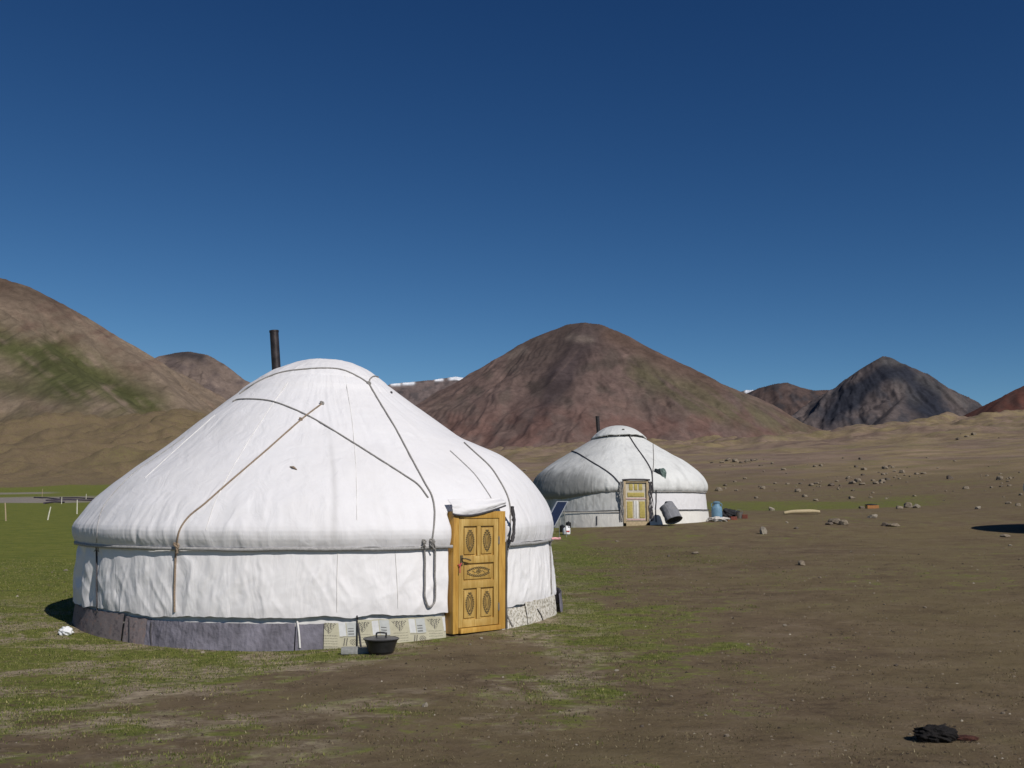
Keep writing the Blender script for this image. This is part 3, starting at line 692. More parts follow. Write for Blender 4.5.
# skirt panels round the foot
def skirt(Y, root, px0, px1, mat, z_top, z_bot, nphi=120, nz=24, colf=None, off=0.0, phis=None, ruck=0.5, zb=None, name='skirt_panel'):
    p0, p1 = phis if phis else (phi_of_px(Y.c, 3.56, px0), phi_of_px(Y.c, 3.56, px1))
    ph = np.linspace(p0, p1, nphi); s = np.linspace(0, 1, nz); PH, S = np.meshgrid(ph, s, indexing='ij')
    e = 0.010 * fbm(PH * 25, PH * 0 + 3, Y.seed + 51, 4)
    z = (z_top + e) + ((z_bot - 0.01) - z_top) * S
    if zb is not None: z = z_top + e + (zb(PH) - z_top) * S
    r = Y.wall_r(0.2, PH) + 0.0 + off + S * 0.05 + ruck * (0.018 * fbm(PH * 18, S * 1.2, Y.seed + 52, 4) + 0.006 * fbm(PH * 70, S * 4, Y.seed + 53, 3))
    U = (PH - p0) * 3.56; Vv = (1 - S) * (z_top - z_bot)
    C = colf(U, Vv) if colf else None
    o = mesh_obj(name, Y.loc(r, PH, z).reshape(-1, 3), grid_faces(nphi, nz), mat, root, True, None if C is None else C.reshape(-1, 3), {'dirt': 0.3 * S})
    Y.bv.append(o); return o
def print_cols(U, V):
    C = np.ones(U.shape + (3,)) * np.array((0.46, 0.43, 0.32)); C *= (1 + 0.10 * fbm(U * 6, V * 6, 161, 3))[..., None]
    u = np.mod(U / 1.15 + 0.02 + 0.10 * V, 0.40); v = (V - 0.075) * 0.95
    def put(mask, col, a=1.0):
        nonlocal C; C = np.where(mask[..., None], C * (1 - a) + np.array(col) * a, C)
    ink = (0.07, 0.065, 0.065); grey = (0.33, 0.33, 0.34)
    # bottom right card, tall pale card, small bars
    put((u > 0.20) & (u < 0.27) & (v > 0.125) & (v < 0.275), (0.60, 0.60, 0.60))
    put((u > 0.28) & (u < 0.385) & (v > 0.12) & (v < 0.28), (0.46, 0.47, 0.46))
    for (a, b) in ((0.135, 0.150), (0.165, 0.178), (0.195, 0.205)): put((u > 0.29) & (u < 0.35) & (v > a) & (v < b), ink, 0.75)
    # rows of small marks
    for k in range(5):
        y0 = 0.012 + 0.028 * k; dash = (np.mod(u * 60 + 3.7 * k, 1.0) < 0.68)
        put((u > 0.01) & (u < 0.175) & (v > y0) & (v < y0 + 0.010) & dash, ink, 0.6)
    # triangular cluster of curls
    tri = (np.abs(u - 0.095) < 0.085 * (v - 0.14) / 0.12) & (v > 0.15) & (v < 0.265)
    wv = np.sin(u * 210 + 2.2 * np.sin(v * 120)) * np.sin(v * 150 + np.sin(u * 90)) 
    put(tri & (wv > -0.05), ink, 0.8)
    # slanted strokes and an oval in the lower right block
    put((u > 0.20) & (u < 0.38) & (v > 0.110) & (v < 0.117), ink, 0.6)
    put((u - 0.22 - v * 0.25 > 0) & (u - 0.22 - v * 0.25 < 0.012) & (v > 0.02) & (v < 0.10), ink, 0.8)
    put((u - 0.245 - v * 0.25 > 0) & (u - 0.245 - v * 0.25 < 0.012) & (v > 0.02) & (v < 0.10), ink, 0.8)
    e = ((u - 0.335) / 0.04) ** 2 + ((v - 0.055) / 0.035) ** 2; put((e < 1) & (np.sin(u * 260) * np.sin(v * 230) > -0.15), ink, 0.65)
    put((v < 0.010), (0.30, 0.28, 0.22), 0.6)
    return C
def floral_cols(U, V):
    C = np.ones(U.shape + (3,)) * np.array((0.235, 0.195, 0.195)); n = fbm(U * 9, V * 9, 171, 3); m = fbm(U * 26, V * 26, 172, 3)
    blob = sstep(0.12, 0.2, n) * sstep(-0.1, 0.15, m); C = blend(C, (0.09, 0.075, 0.085), blob * 0.75)
    st = sstep(0.3, 0.36, fbm(U * 14, V * 14, 173, 2)); C = blend(C, (0.30, 0.20, 0.17), st * 0.6); return C
def beige_cols(U, V):
    C = np.ones(U.shape + (3,)) * np.array((0.60, 0.56, 0.50)); n = fbm(U * 26, V * 30, 175, 4); m = fbm(U * 70, V * 70, 176, 3)
    C = blend(C, (0.33, 0.29, 0.20), sstep(0.0, 0.25, n + 0.4 * m) * 0.8); C = blend(C, (0.17, 0.155, 0.14), sstep(0.20, 0.34, n + m) * 0.7); C = blend(C, (0.66, 0.64, 0.60), sstep(0.1, 0.3, -n + 0.4 * m) * 0.6); return C
M['floral'] = attr_mat('faded_floral_cloth', 0.92, 0.25, 40, 0.2)
ztop = 0.225; zlow = nb - 0.05
skirt(YA, rootA, 73, 128, M['floral'], ztop + 0.03, zlow - 0.06, 160, 50, floral_cols, phis=(R(-125), phi_of_px(YA.c, 3.56, 129)), off=0.012)
skirt(YA, rootA, 130, 153, M['floral'], ztop, zlow - 0.02, 60, 40, floral_cols, off=0.0)
skirt(YA, rootA, 152, 298, M['lilac'], ztop - 0.02, zlow - 0.01, 300, 34, off=0.008, ruck=1.1)
skirt(YA, rootA, 299, 332, M['lilac'], ztop - 0.03, zlow - 0.01, 80, 30, off=0.0)
skirt(YA, rootA, 327, 358, M['print_cloth'], ztop - 0.02, zlow, 110, 80, print_cols, off=0.016, ruck=0.3)
skirt(YA, rootA, 360, 446, M['print_cloth'], ztop + 0.005, zlow, 330, 90, print_cols, off=0.010, ruck=0.5)
skirt(YA, rootA, 500, 528, M['print_cloth'], ztop + 0.02, zlow + 0.01, 120, 60, beige_cols, off=0.02, ruck=1.3)
pA = phi_of_px(YA.c, 3.56, 528) - 0.02
skirt(YA, rootA, 0, 0, M['print_cloth'], ztop + 0.07, zlow + 0.02, 180, 60, beige_cols, off=0.03, ruck=1.4, phis=(pA, R(79)))
skirt(YA, rootA, 0, 0, M['lilac'], ztop + 0.08, zlow, 80, 24, off=0.085, ruck=1.2, phis=(R(79.5), R(128)))
BA = bvh(YA)
band_part(YA, rootA, M['band'], 1.075, 0.040, d1, 2 * math.pi + d0, 0.045, n=700)
GR, BRN, DK = M['rope_grey'], M['rope_brown'], M['rope_dark']
rope(YA, BA, rootA, [(233, 402), (240, 399.5), (262, 400), (280, 404), (310, 417), (345, 438), (380, 460), (405, 476), (418, 485), (428, 498)], GR, 0.0105)
rope(YA, BA, rootA, [(322, 404), (300, 421), (265, 452), (230, 482), (205, 504), (190, 516), (180, 530), (177, 545)], BRN, 0.011)
rope(YA, BA, rootA, [(177, 545), (176, 560), (175, 590), (175, 612)], BRN, 0.013)
rope(YA, BA, rootA, [(240, 394), (250, 387), (262, 380), (282, 372.5), (305, 369.5), (325, 368.5), (342, 370), (358, 377), (369, 384)], GR, 0.0105)
rope(YA, BA, rootA, [(369, 384), (378, 400), (395, 428), (412, 460), (425, 484), (432, 497), (434.5, 515), (432, 540)], GR, 0.011)
rope(YA, BA, rootA, [(369, 384), (370, 379), (374, 376.5), (378, 377.5)], GR, 0.010)
rope(YA, BA, rootA, [(423, 541), (424, 560), (424, 590), (424.5, 600), (428, 606.5), (432, 604), (434, 597), (434, 570), (434, 548), (432, 540)], GR, 0.012, off=0.03)
rope(YA, BA, rootA, [(464, 443), (475, 453), (490, 467), (500, 482), (507, 496), (510, 510), (509, 535), (506, 560), (502, 580), (500, 600), (506, 614), (512, 626)], GR, 0.0105)
rope(YA, BA, rootA, [(450, 451), (462, 462), (475, 475), (487, 492), (492, 500)], M['band'], 0.007)
rope(YA, BA, rootA, [(549, 541), (550, 560), (550.5, 580), (551, 594)], GR, 0.012)
rope(YA, BA, rootA, [(552, 540), (554, 560), (557, 585), (558, 600)], GR, 0.008)
rope(YA, BA, rootA, [(97, 546), (97.5, 570), (97.5, 595), (98, 612)], DK, 0.011)
rope(YA, BA, rootA, [(185, 437), (160, 455), (135, 472), (115, 492), (103, 508), (98, 525), (97, 545)], M['band'], 0.006)
rope(YA, BA, rootA, [(297, 619), (299, 632), (300, 648)], M['liner'], 0.012)
rope(YA, BA, rootA, [(357, 616), (359, 632), (361, 647)], DK, 0.010)
rope(YA, BA, rootA, [(130, 616), (130, 632), (130, 646)], DK, 0.008)
rope(YA, BA, rootA, [(152, 620), (151, 632), (152, 648)], DK, 0.008)
rope(YA, BA, rootA, [(537, 609), (541, 616), (544, 626)], DK, 0.008)
def knot(px, py, r, mat):
    q = on_surface(YA, BA, [(px, py)], 0.012)
    if not q: return
    c = q[0]; k = MB(); rk = random.Random(int(px))
    k.tube([c + Vector((r * 1.1 * math.cos(a * 2.2), -0.3 * r, r * 1.1 * math.sin(a * 1.7))) for a in np.linspace(0, 6, 16)], r * 0.55, 6)
    for _ in range(2): k.tube([c, c + Vector((rk.uniform(-1, 1) * r, -0.4 * r, -1.6 * r)), c + Vector((rk.uniform(-2, 2) * r, 0, -3.6 * r))], r * 0.35, 5)
    k.build('knot', mat, rootA)
for a_ in ((322, 404, 0.022, GR), (301, 420, 0.018, BRN), (369, 384, 0.022, GR), (432, 541, 0.026, GR), (424, 541, 0.020, GR), (177, 545, 0.026, BRN), (508, 541, 0.022, GR), (549, 541, 0.022, GR), (98, 546, 0.02, GR), (391, 393, 0.012, DK)): knot(*a_)
for pts_ in ([(345, 376), (352, 420), (356, 470), (357, 520)], [(288, 382), (262, 420), (236, 462), (216, 500), (206, 530)], [(215, 415), (180, 446), (145, 478)], [(338, 550), (337, 580), (337, 612)], [(395, 549), (397, 580), (398, 608)]): rope(YA, BA, rootA, pts_, M['liner'], 0.005, 'seam', off=0.002)
q = on_surface(YA, BA, [(290, 467), (297, 470)], 0.006)
if len(q) == 2: MB().tube([q[0], (q[0] + q[1]) / 2 + Vector((0, -0.01, 0.012)), q[1]], [0.006, 0.016, 0.005], 6).build('patch', BRN, rootA)
# pink tag tied to the band on the right, patches on the roof
q = on_surface(YA, BA, [(551, 538)], 0.05)
# stovepipe through the crown
pc = at_depth(276.5, 372, NY + 0.25) - YA.c; pt = at_depth(274, 330.5, NY + 0.25) - YA.c
dirv = (pt - pc).normalized(); mp = MB(); up = dirv.to_track_quat('Z', 'Y').to_matrix()
L_ = (pt - pc).length
mp.lathe([(0.070, -0.6), (0.070, L_ - 0.03), (0.076, L_ - 0.03), (0.076, L_), (0.064, L_), (0.062, L_ - 0.25)], 24, pc, up, cap=False); mp.build('stovepipe', M['pipe'], rootA)

# --- door of the near yurt (built in its own plane, x = along the wall to the right, y = out)
def carved_oval(mb, cx, cz, w, h, y, seed=0):
    """ring of small scrolls in a pointed oval"""
    n = 10
    for side in (-1, 1):
        for k in range(n):
            t = (k + 0.5) / n; zz = (t - 0.5) * h; ww = w * 0.5 * math.sin(math.pi * t) ** 0.8
            c = Vector((cx + side * ww, y, cz + zz)); r = 0.012
            pts = [c + Vector((side * r * math.cos(a) * 0.8, 0, r * math.sin(a) * 1.2)) for a in np.linspace(0, 5.0, 9)]
            mb.tube(pts, 0.0055, 5)
        pts = [(cx + side * w * 0.25 * math.sin(math.pi * t), y, cz + (t - 0.5) * h * 0.7) for t in np.linspace(0, 1, 12)]; mb.tube(pts, 0.0055, 5)
    mb.tube([(cx, y, cz - h * 0.18), (cx + w * .08, y, cz), (cx, y, cz + h * 0.18), (cx - w * .08, y, cz), (cx, y, cz - h * 0.18)], 0.003, 5)
def carved_wide(mb, cx, cz, w, h, y):
    n = 11
    for side in (-1, 1):
        for k in range(n):
            t = (k + 0.5) / n; xx = (t - 0.5) * w; hh = h * 0.5 * math.sin(math.pi * t) ** 0.6
            c = Vector((cx + xx, y, cz + side * hh)); r = 0.013
            mb.tube([c + Vector((r * math.cos(a) * 1.2, 0, side * r * math.sin(a) * 0.8)) for a in np.linspace(0, 5.0, 9)], 0.0055, 5)
    mb.tube([(cx + 0.045 * math.cos(a) * (1 - a / 14), y, cz + 0.03 * math.sin(a) * (1 - a / 14)) for a in np.linspace(0, 11, 26)], 0.004, 5)
    mb.tube([(cx - w * 0.3 + w * 0.6 * t, y, cz + 0.012 * math.sin(t * 18)) for t in np.linspace(0, 1, 26)], 0.003, 5)
def build_door():
    # true corners: jamb edges seen at x 446 and 507, feet y 634, head y 512
    ph = YA.dp; c = Vector((3.525 * math.sin(ph), -3.525 * math.cos(ph), 0))
    d = empty('door', c, ph); d.parent = rootA
    DW, H0, H1 = 0.885, 0.0, 1.52
    f = MB()
    f.box((-DW / 2 + 0.045, 0.03, (H0 + H1) / 2), (0.09, 0.16, H1 - H0), bev=0.006)
    f.box((DW / 2 - 0.055, 0.03, (H0 + H1) / 2), (0.11, 0.16, H1 - H0), bev=0.006)
    f.box((0, 0.03, H1 - 0.045), (DW - 0.202, 0.155, 0.09), bev=0.006)
    f.box((0, 0.015, H0 + 0.03), (DW - 0.202, 0.19, 0.06), bev=0.006)
    f.build('door_frame', M['wood_frame'], rootA).matrix_parent_inverse = Matrix.Identity(4)
    fr = COL.objects['door_frame']; fr.location = c; fr.rotation_euler = (0, 0, ph)
    x0, x1, z0, z1 = -DW / 2 + 0.098, DW / 2 - 0.118, H0 + 0.068, H1 - 0.098
    w = x1 - x0; xm = (x0 + x1) / 2; st = 0.075; yf = -0.02
    L = MB(); th = 0.045
    rails = [z0 + 0.045, z0 + 0.525, z0 + 0.84, z1 - 0.045]
    L.box((x0 + st / 2, yf, (z0 + z1) / 2), (st, th, z1 - z0), bev=0.005); L.box((x1 - st / 2, yf, (z0 + z1) / 2), (st, th, z1 - z0), bev=0.005)
    for z in rails: L.box((xm, yf, z), (w - 2 * st, th - 0.004, 0.09), bev=0.004)
    L.box((xm, yf, (rails[0] + rails[1]) / 2), (0.06, th - 0.004, rails[1] - rails[0] - 0.092), bev=0.004)
    L.box((xm, yf, (rails[2] + rails[3]) / 2), (0.06, th - 0.004, rails[3] - rails[2] - 0.092), bev=0.004)
    leaf = L.build('door_leaf', M['wood'], rootA); leaf.location = c; leaf.rotation_euler = (0, 0, ph)
    def panel(a, b, e, g, kind):
        p = MB(); p.box(((a + b) / 2, yf + 0.012, (e + g) / 2), (b - a, 0.012, g - e))
        m = 0.022   # raised field
        p.box(((a + b) / 2, yf - 0.002, (e + g) / 2), (b - a - 2 * m, 0.018, g - e - 2 * m), bev=0.008)
        q = p.build('door_panel', M['wood'], leaf)
        k = MB(); y = yf - 0.013
        if kind == 'tall': carved_oval(k, (a + b) / 2, (e + g) / 2, 0.12, min(0.30, (g - e) * 0.72), y)
        else: carved_wide(k, (a + b) / 2, (e + g) / 2, 0.38, 0.10, y)
        k.build('carving', M['carving'], leaf)
    a0, a1, b0, b1 = x0 + st, xm - 0.03, xm + 0.03, x1 - st
    panel(a0, a1, rails[0] + .045, rails[1] - .045, 'tall'); panel(b0, b1, rails[0] + .045, rails[1] - .045, 'tall')
    panel(a0, b1, rails[1] + .045, rails[2] - .045, 'wide')
    panel(a0, a1, rails[2] + .045, rails[3] - .045, 'tall'); panel(b0, b1, rails[2] + .045, rails[3] - .045, 'tall')
    hd = MB(); hz = rails[2] + 0.0
    hd.box((x0 + 0.035, yf - 0.030, hz - 0.005), (0.04, 0.008, 0.13), bev=0.003)
    hd.tube([(x0 + 0.035, yf - 0.03, hz + 0.02), (x0 + 0.035, yf - 0.07, hz + 0.02), (x0 + 0.07, yf - 0.078, hz + 0.018), (x0 + 0.15, yf - 0.075, hz - 0.005)], 0.009, 8)
    hd.build('handle', M['carving'], leaf)
    for z in (z0 + 0.22, z1 - 0.28): MB().lathe([(0.009, -0.05), (0.011, -0.048), (0.011, 0.048), (0.009, 0.05)], 10, (x1 + 0.004, yf - 0.026, z)).build('hinge', M['steel'], leaf)
    # red-white string tied on the left jamb
    k = MB(); k.tube([(x0 - 0.03, -0.065, 0.86), (x0 - 0.015, -0.08, 0.83), (x0 + 0.0, -0.07, 0.85), (x0 + 0.02, -0.062, 0.87)], 0.009, 6); k.tube([(x0 - 0.015, -0.08, 0.83), (x0 - 0.02, -0.085, 0.75)], 0.007, 6)
    s = k.build('string', simple('red_string', (0.45, 0.07, 0.08), 0.8), rootA); s.location = c; s.rotation_euler = (0, 0, ph)
    bpy.data.objects.remove(d)
    # flap of canvas hanging over the lintel
    nu, nv = 60, 26; U, V = np.meshgrid(np.linspace(0, 1, nu), np.linspace(0, 1, nv), indexing='ij')
    sag = 0.055 * np.sin(np.pi * U ** 0.8) ; x = -DW / 2 - 0.03 + (DW + 0.02) * U
    z = (H1 + 0.15 + 0.02 * U) + (-0.175 - sag + 0.085 * U) * V
    out = 0.058 + 0.008 * sstep(0, 0.6, V) + 0.012 * fbm(U * 5, V * 3, 181, 3) + 0.01 * np.sin(V * 9 + U * 3)
    out = out - 0.09 * (1 - sstep(0, 0.5, V))
    vv = np.stack([x, -out, z], -1).reshape(-1, 3)
    fl = mesh_obj('door_flap', vv, grid_faces(nu, nv)[:, ::-1], M['canvas'], rootA, True, None, {'dirt': 0 * U}); fl.location = c; fl.rotation_euler = (0, 0, ph)
    so = fl.modifiers.new('thick', 'SOLIDIFY'); so.thickness = 0.006
    e = MB(); e.tube([(float(a), float(-b) - 0.004, float(g) - 0.008) for a, b, g in zip(x[:, -1], out[:, -1], z[:, -1])], 0.012, 6)
    e2 = e.build('flap_binding', M['rope_dark'], rootA); e2.location = c; e2.rotation_euler = (0, 0, ph)
    # twisted wool bundle along the right jamb
    k = MB(); rr = random.Random(3)
    for i in range(7):
        pts = [(DW / 2 + 0.02 + 0.03 * rr.random() + (0.06 * math.sin(math.pi * t)) * (0.4 + 0.6 * rr.random()), -0.12 - 0.03 * rr.random(), 1.58 - 0.46 * t) for t in np.linspace(0, 1, 9)]
        k.tube(pts, 0.010 + 0.006 * rr.random(), 6)
    b = k.build('rope_bundle', M['rope_dark'], rootA); b.location = c; b.rotation_euler = (0, 0, ph)
    k = MB(); k.tube([(DW / 2 + 0.012, -0.05, 1.12), (DW / 2 + 0.015, -0.055, 0.8), (DW / 2 + 0.012, -0.05, 0.4), (DW / 2 + 0.02, -0.05, 0.0)], 0.016, 6)
    b = k.build('felt_edge', M['dark_inner'], rootA); b.location = c; b.rotation_euler = (0, 0, ph)
build_door()
pinkm = simple('pink_ribbon', (0.72, 0.36, 0.38), 0.8)
q = on_surface(YA, BA, [(549, 538)], 0.045)
if q:
    k = MB(); p = q[0]; k.tube([p, p + Vector((0.05, -0.01, 0.006)), p + Vector((0.09, 0.01, 0.0)), p + Vector((0.13, 0.0, 0.008))], 0.018, 6); k.build('ribbon', pinkm, rootA)

# --- weathered yurt standing behind
BX, BY = 4.33, 40.6
BZ = 0.96
FP = dense_profile([(0.85, 3.46), (1.15, 3.24), (2.0, 2.74), (2.72, 2.30), (3.12, 2.0), (3.36, 1.74), (3.49, 1.50), (3.52, 1.32), (3.49, 1.2), (3.42, 1.12)], 90)
YB = Yurt(BX, BY, BZ, FP, None, R(88), R(4.0), R(7.6), wall=((1.14, 3.40), (0.45, 3.46)), seed=300)
rootB = empty('yurt', (BX, BY, BZ), label='weathered yurt farther back, grey stains on its left, pale yellow door', cat='yurt')
def leftw(PH): return sstep(R(-8), R(-34), wrap(PH)) * sstep(R(-140), R(-100), wrap(PH))
def dirtB(PH, T, z):
    n = fbm(PH * 9, T * 5, 341, 4); n2 = fbm(PH * 40, T * 1.5, 342, 3)
    d = leftw(PH) * sstep(0.62, 0.93, T + 0.15 * n) * (0.95 + 0.6 * n2) + leftw(PH) * 0.28
    return np.clip(d + 0.04 + 0.22 * sstep(0, 0.5, n) + 0.15 * sstep(0.9, 1, T) * sstep(-0.1, 0.3, n2), 0, 1)
roofB = roof_part(YB, rootB, M['old_canvas'], 'roof_cover', 0.0, 500, 140, 1.5, dirtB, hemf=lambda PH: -0.24 * sstep(R(-10), R(-48), wrap(PH)) * sstep(R(-150), R(-110), wrap(PH)))
def wallB(name, zt, zb, a, b, mat, off, df=None, hem=None, folds=0.55): return wall_part(YB, rootB, mat, name, zt, zb, a, b, 300, 40, folds, off, df, hem)
e0, e1 = YB.dp - YB.dh * 1.06, YB.dp + YB.dh * 1.06
wallB('wall_cover', 1.16, 0.42, e1, R(150), M['canvas'], 0.01, lambda PH, S, z: 0.10 + 0.2 * sstep(0.9, 1, S))
wallB('wall_cover', 1.28, 0.36, R(-150), e0, M['old_canvas'], 0.0, lambda PH, S, z: 0.42 + 0.35 * sstep(0.0, 0.4, fbm(PH * 16, S * 1.2, 344, 4)), lambda PH: 0.10 * sstep(R(-60), R(0), PH))
wallB('skirt_panel', 0.47, -0.38, e1, R(150), M['felt_white'], 0.045, None, None, 0.35)
wallB('skirt_panel', 0.42, -0.38, R(-150), e0, M['felt_white'], 0.045, lambda PH, S, z: 0.15 + 0.25 * S, None, 0.35)
inn = mesh_obj('inner_wall', YB.loc(np.full((120, 2), 3.30), np.linspace(-math.pi, math.pi, 120)[:, None] + np.zeros((120, 2)), np.tile(np.array([[-0.4, 1.4]]), (120, 1))).reshape(-1, 3), grid_faces(120, 2), M['dark_inner'], rootB)
BB = bvh(YB)
# raised crown cover with a dark gap under its edge
MB().lathe([(1.0, 3.30), (1.0, 3.45), (0.90, 3.50)], 40).build('crown_ring', M['dark_inner'], rootB)
ph = np.linspace(-math.pi, math.pi, 160, endpoint=False); rr = np.linspace(0, 1, 30); PH, Q = np.meshgrid(ph, rr, indexing='ij')
hang = 0.16 * np.exp(-((wrap(PH - R(-95))) / R(55)) ** 2) + 0.12 * np.exp(-((wrap(PH - R(95))) / R(40)) ** 2) + 0.10 * np.exp(-((wrap(PH - R(140))) / R(50)) ** 2) + 0.05 * fbm(PH * 3, PH * 0, 361, 3)
r_ = Q * (1.13 + 0.05 * fbm(PH * 4, PH * 0 + 3, 362, 3)); z_ = 3.85 - 0.41 * Q ** 2.0 - hang * Q ** 4 + 0.03 * fbm(r_ * np.sin(PH) * 2, r_ * np.cos(PH) * 2, 363, 3) * Q
cb = mesh_obj('crown_cover', YB.loc(r_, PH, z_).reshape(-1, 3), grid_faces(160, 30, True), M['old_canvas'], rootB, True, None, {'dirt': 0.15 + 0 * Q})
so = cb.modifiers.new('thick', 'SOLIDIFY'); so.thickness = 0.04; so.offset = 1
MB().box((0.1, -0.88, 3.63), (0.09, 0.03, 0.04)).build('crown_vent', M['dark_inner'], rootB)
for a in (-32, -4, 22): MB().tube([(0.98 * math.sin(R(a)), -0.98 * math.cos(R(a)), 3.34), (1.08 * math.sin(R(a)), -1.08 * math.cos(R(a)), 3.46)], 0.02, 6).build('crown_strap', M['liner'], rootB)
band_part(YB, rootB, M['rope_grey'], 1.13, 0.035, e1, R(150), 0.05, n=160)
band_part(YB, rootB, M['rope_dark'], 0.46, 0.03, e1 + R(12), R(150), 0.085, n=160)
band_part(YB, rootB, M['rope_dark'], 0.39, 0.03, R(-150), e0, 0.085, n=160)
rope(YB, BB, rootB, [(569, 451), (577, 453), (590, 461), (605, 470), (614, 477), (620, 484)], DK, 0.022)
rope(YB, BB, rootB, [(629, 436), (636, 447), (644, 458), (650, 468), (652, 474), (652.5, 485), (653, 492)], DK, 0.022)
rope(YB, BB, rootB, [(653, 444), (653.5, 455), (653.5, 465), (652.5, 474)], M['rope_grey'], 0.015)
rope(YB, BB, rootB, [(656, 490), (656, 500), (655.5, 510), (656, 522)], DK, 0.02)
rope(YB, BB, rootB, [(597, 516), (597, 525)], DK, 0.018)
# loops of dark rope and felt edges either side of the door
for sgn, n in ((-1, 5), (1, 6)):
    k = MB(); rr_ = random.Random(5 + sgn)
    for i in range(n):
        x0 = sgn * (0.50 + 0.10 * rr_.random()); k.tube([(x0 + 0.05 * math.sin(t * 9 + i), -3.50 - 0.03 * rr_.random(), 1.5 - 1.45 * t) for t in np.linspace(0, 1, 12)], 0.012 + 0.012 * rr_.random(), 5)
    o = k.build('felt_edge', M['rope_dark'] if sgn > 0 else M['rope_grey'], rootB)
mp = MB(); mp.lathe([(0.075, -0.6), (0.075, 0.42), (0.085, 0.42), (0.085, 0.46), (0.07, 0.46)], 16, (at_depth(598.5, 427, BY) - YB.c) + Vector((0, 0.2, 0)) - Vector((0, 0, 0.0)), Matrix.Rotation(R(-3), 3, 'Y'), cap=False); mp.build('stovepipe', M['pipe'], rootB)
# door: grey-cream frame with yellow panels
cream = simple('worn_cream_paint', (0.50, 0.45, 0.36), 0.7, 0.15, 14); yel = simple('ochre_yellow_paint', (0.42, 0.34, 0.10), 0.7, 0.2, 14); tan = simple('bare_tan_wood', (0.40, 0.31, 0.19), 0.7, 0.2, 14)
pinkp = simple('faded_pink_paint', (0.52, 0.36, 0.34), 0.7, 0.15, 14); whitep = simple('chalky_white_paint', (0.66, 0.64, 0.60), 0.7, 0.12, 14)
f = MB(); yd = -3.46
for sx_ in (-1, 1): f.box((sx_ * 0.43, yd, 0.76), (0.09, 0.14, 1.56), bev=0.005)
f.box((0, yd, 1.50), (0.768, 0.13, 0.08), bev=0.005); f.box((0, yd, -0.10), (0.768, 0.15, 0.28), bev=0.005)
f.build('door_frame', tan, rootB)
lf = MB(); lf.box((0, yd + 0.01, 0.755), (0.76, 0.04, 1.40)); leafB = lf.build('door_leaf', cream, rootB)
for (x, z, w, h, m, nm) in ((-0.18, 1.30, 0.13, 0.22, yel, 'door_panel'), (0.0, 1.30, 0.11, 0.22, yel, 'door_panel'), (0.18, 1.30, 0.13, 0.22, yel, 'door_panel'), (0, 1.02, 0.62, 0.15, yel, 'door_panel'), (0, 0.87, 0.74, 0.05, pinkp, 'rail'),
                            (-0.23, 0.47, 0.20, 0.60, yel, 'door_panel'), (0.23, 0.47, 0.20, 0.60, yel, 'door_panel'), (0, 0.47, 0.16, 0.66, whitep, 'door_panel'), (0, 0.11, 0.70, 0.05, pinkp, 'rail')):
    MB().box((x, yd - 0.018, z), (w, 0.02, h), bev=0.004).build(nm, m, leafB)
MB().box((0.0, yd - 0.03, 0.47), (0.02, 0.01, 0.62)).build('seam', M['rope_grey'], leafB)
MB().tube([(-0.52, yd - 0.08, 1.56), (-0.2, yd - 0.10, 1.58), (0.3, yd - 0.10, 1.575), (0.52, yd - 0.08, 1.56)], 0.03, 8).build('lintel_pole', M['rope_dark'], rootB)

for o in COL.objects:
    if o.parent == rootB and o.name.split('.')[0] in ('felt_edge', 'door_frame', 'door_leaf', 'lintel_pole'): o.rotation_euler = (0, 0, YB.dp)
# --- third yurt: a copy of the whole tree, mostly beyond the right edge
def copy_tree(o, parent=None):
    c = o.copy(); COL.objects.link(c); c.parent = parent
    for ch in [x for x in COL.objects if x.parent == o]: copy_tree(ch, c)
    return c
rootC = copy_tree(rootB); rootC.location = (21.22, 33.95, 0.86); rootC.rotation_euler = (0, 0, R(40))
rootC['label'] = 'yurt almost wholly beyond the right edge, its black shadow on the ground'

# ------------------------------------------------------------ THINGS AROUND THE YURTS
def place(name, px, py, rz=0, dz=0, **kw):
    p = P(px, py); p.z += dz; return empty(name, p, rz, **kw)
# black basin by the skirt
e = place('basin', 381, 654, R(6), label='black lidded basin with a loop handle on the grass by the foreground yurt skirt', cat='basin')
MB().lathe([(0.0, 0.0), (0.125, 0.0), (0.135, 0.012), (0.165, 0.09), (0.190, 0.155), (0.203, 0.160), (0.205, 0.172), (0.192, 0.176), (0.180, 0.165), (0.150, 0.03), (0, 0.02)], 32, cap=False).build('bowl', M['black_metal'], e)
MB().lathe([(0.186, 0.168), (0.15, 0.180), (0.07, 0.186), (0, 0.188)], 28, cap=False).build('lid', M['black_metal'], e)
MB().tube(spline([(-0.05, 0.0, 0.18), (-0.055, 0, 0.215), (-0.04, 0, 0.232), (0.04, 0, 0.232), (0.055, 0, 0.215), (0.05, 0, 0.18)], 5), 0.010, 8).build('handle', M['black_metal'], e)
e = MB().box((0, 0, 0.035), (0.34, 0.10, 0.07), bev=0.012).box((-0.06, 0, 0.074), (0.18, 0.08, 0.008), bev=0.002).build('grey_block', simple('grey_concrete', (0.27, 0.27, 0.26), 0.9, 0.25, 20))
e.location = P(356, 654); e.rotation_euler = (0, 0, R(8)); tag(e, 'flat grey block lying beside the black basin', 'block')

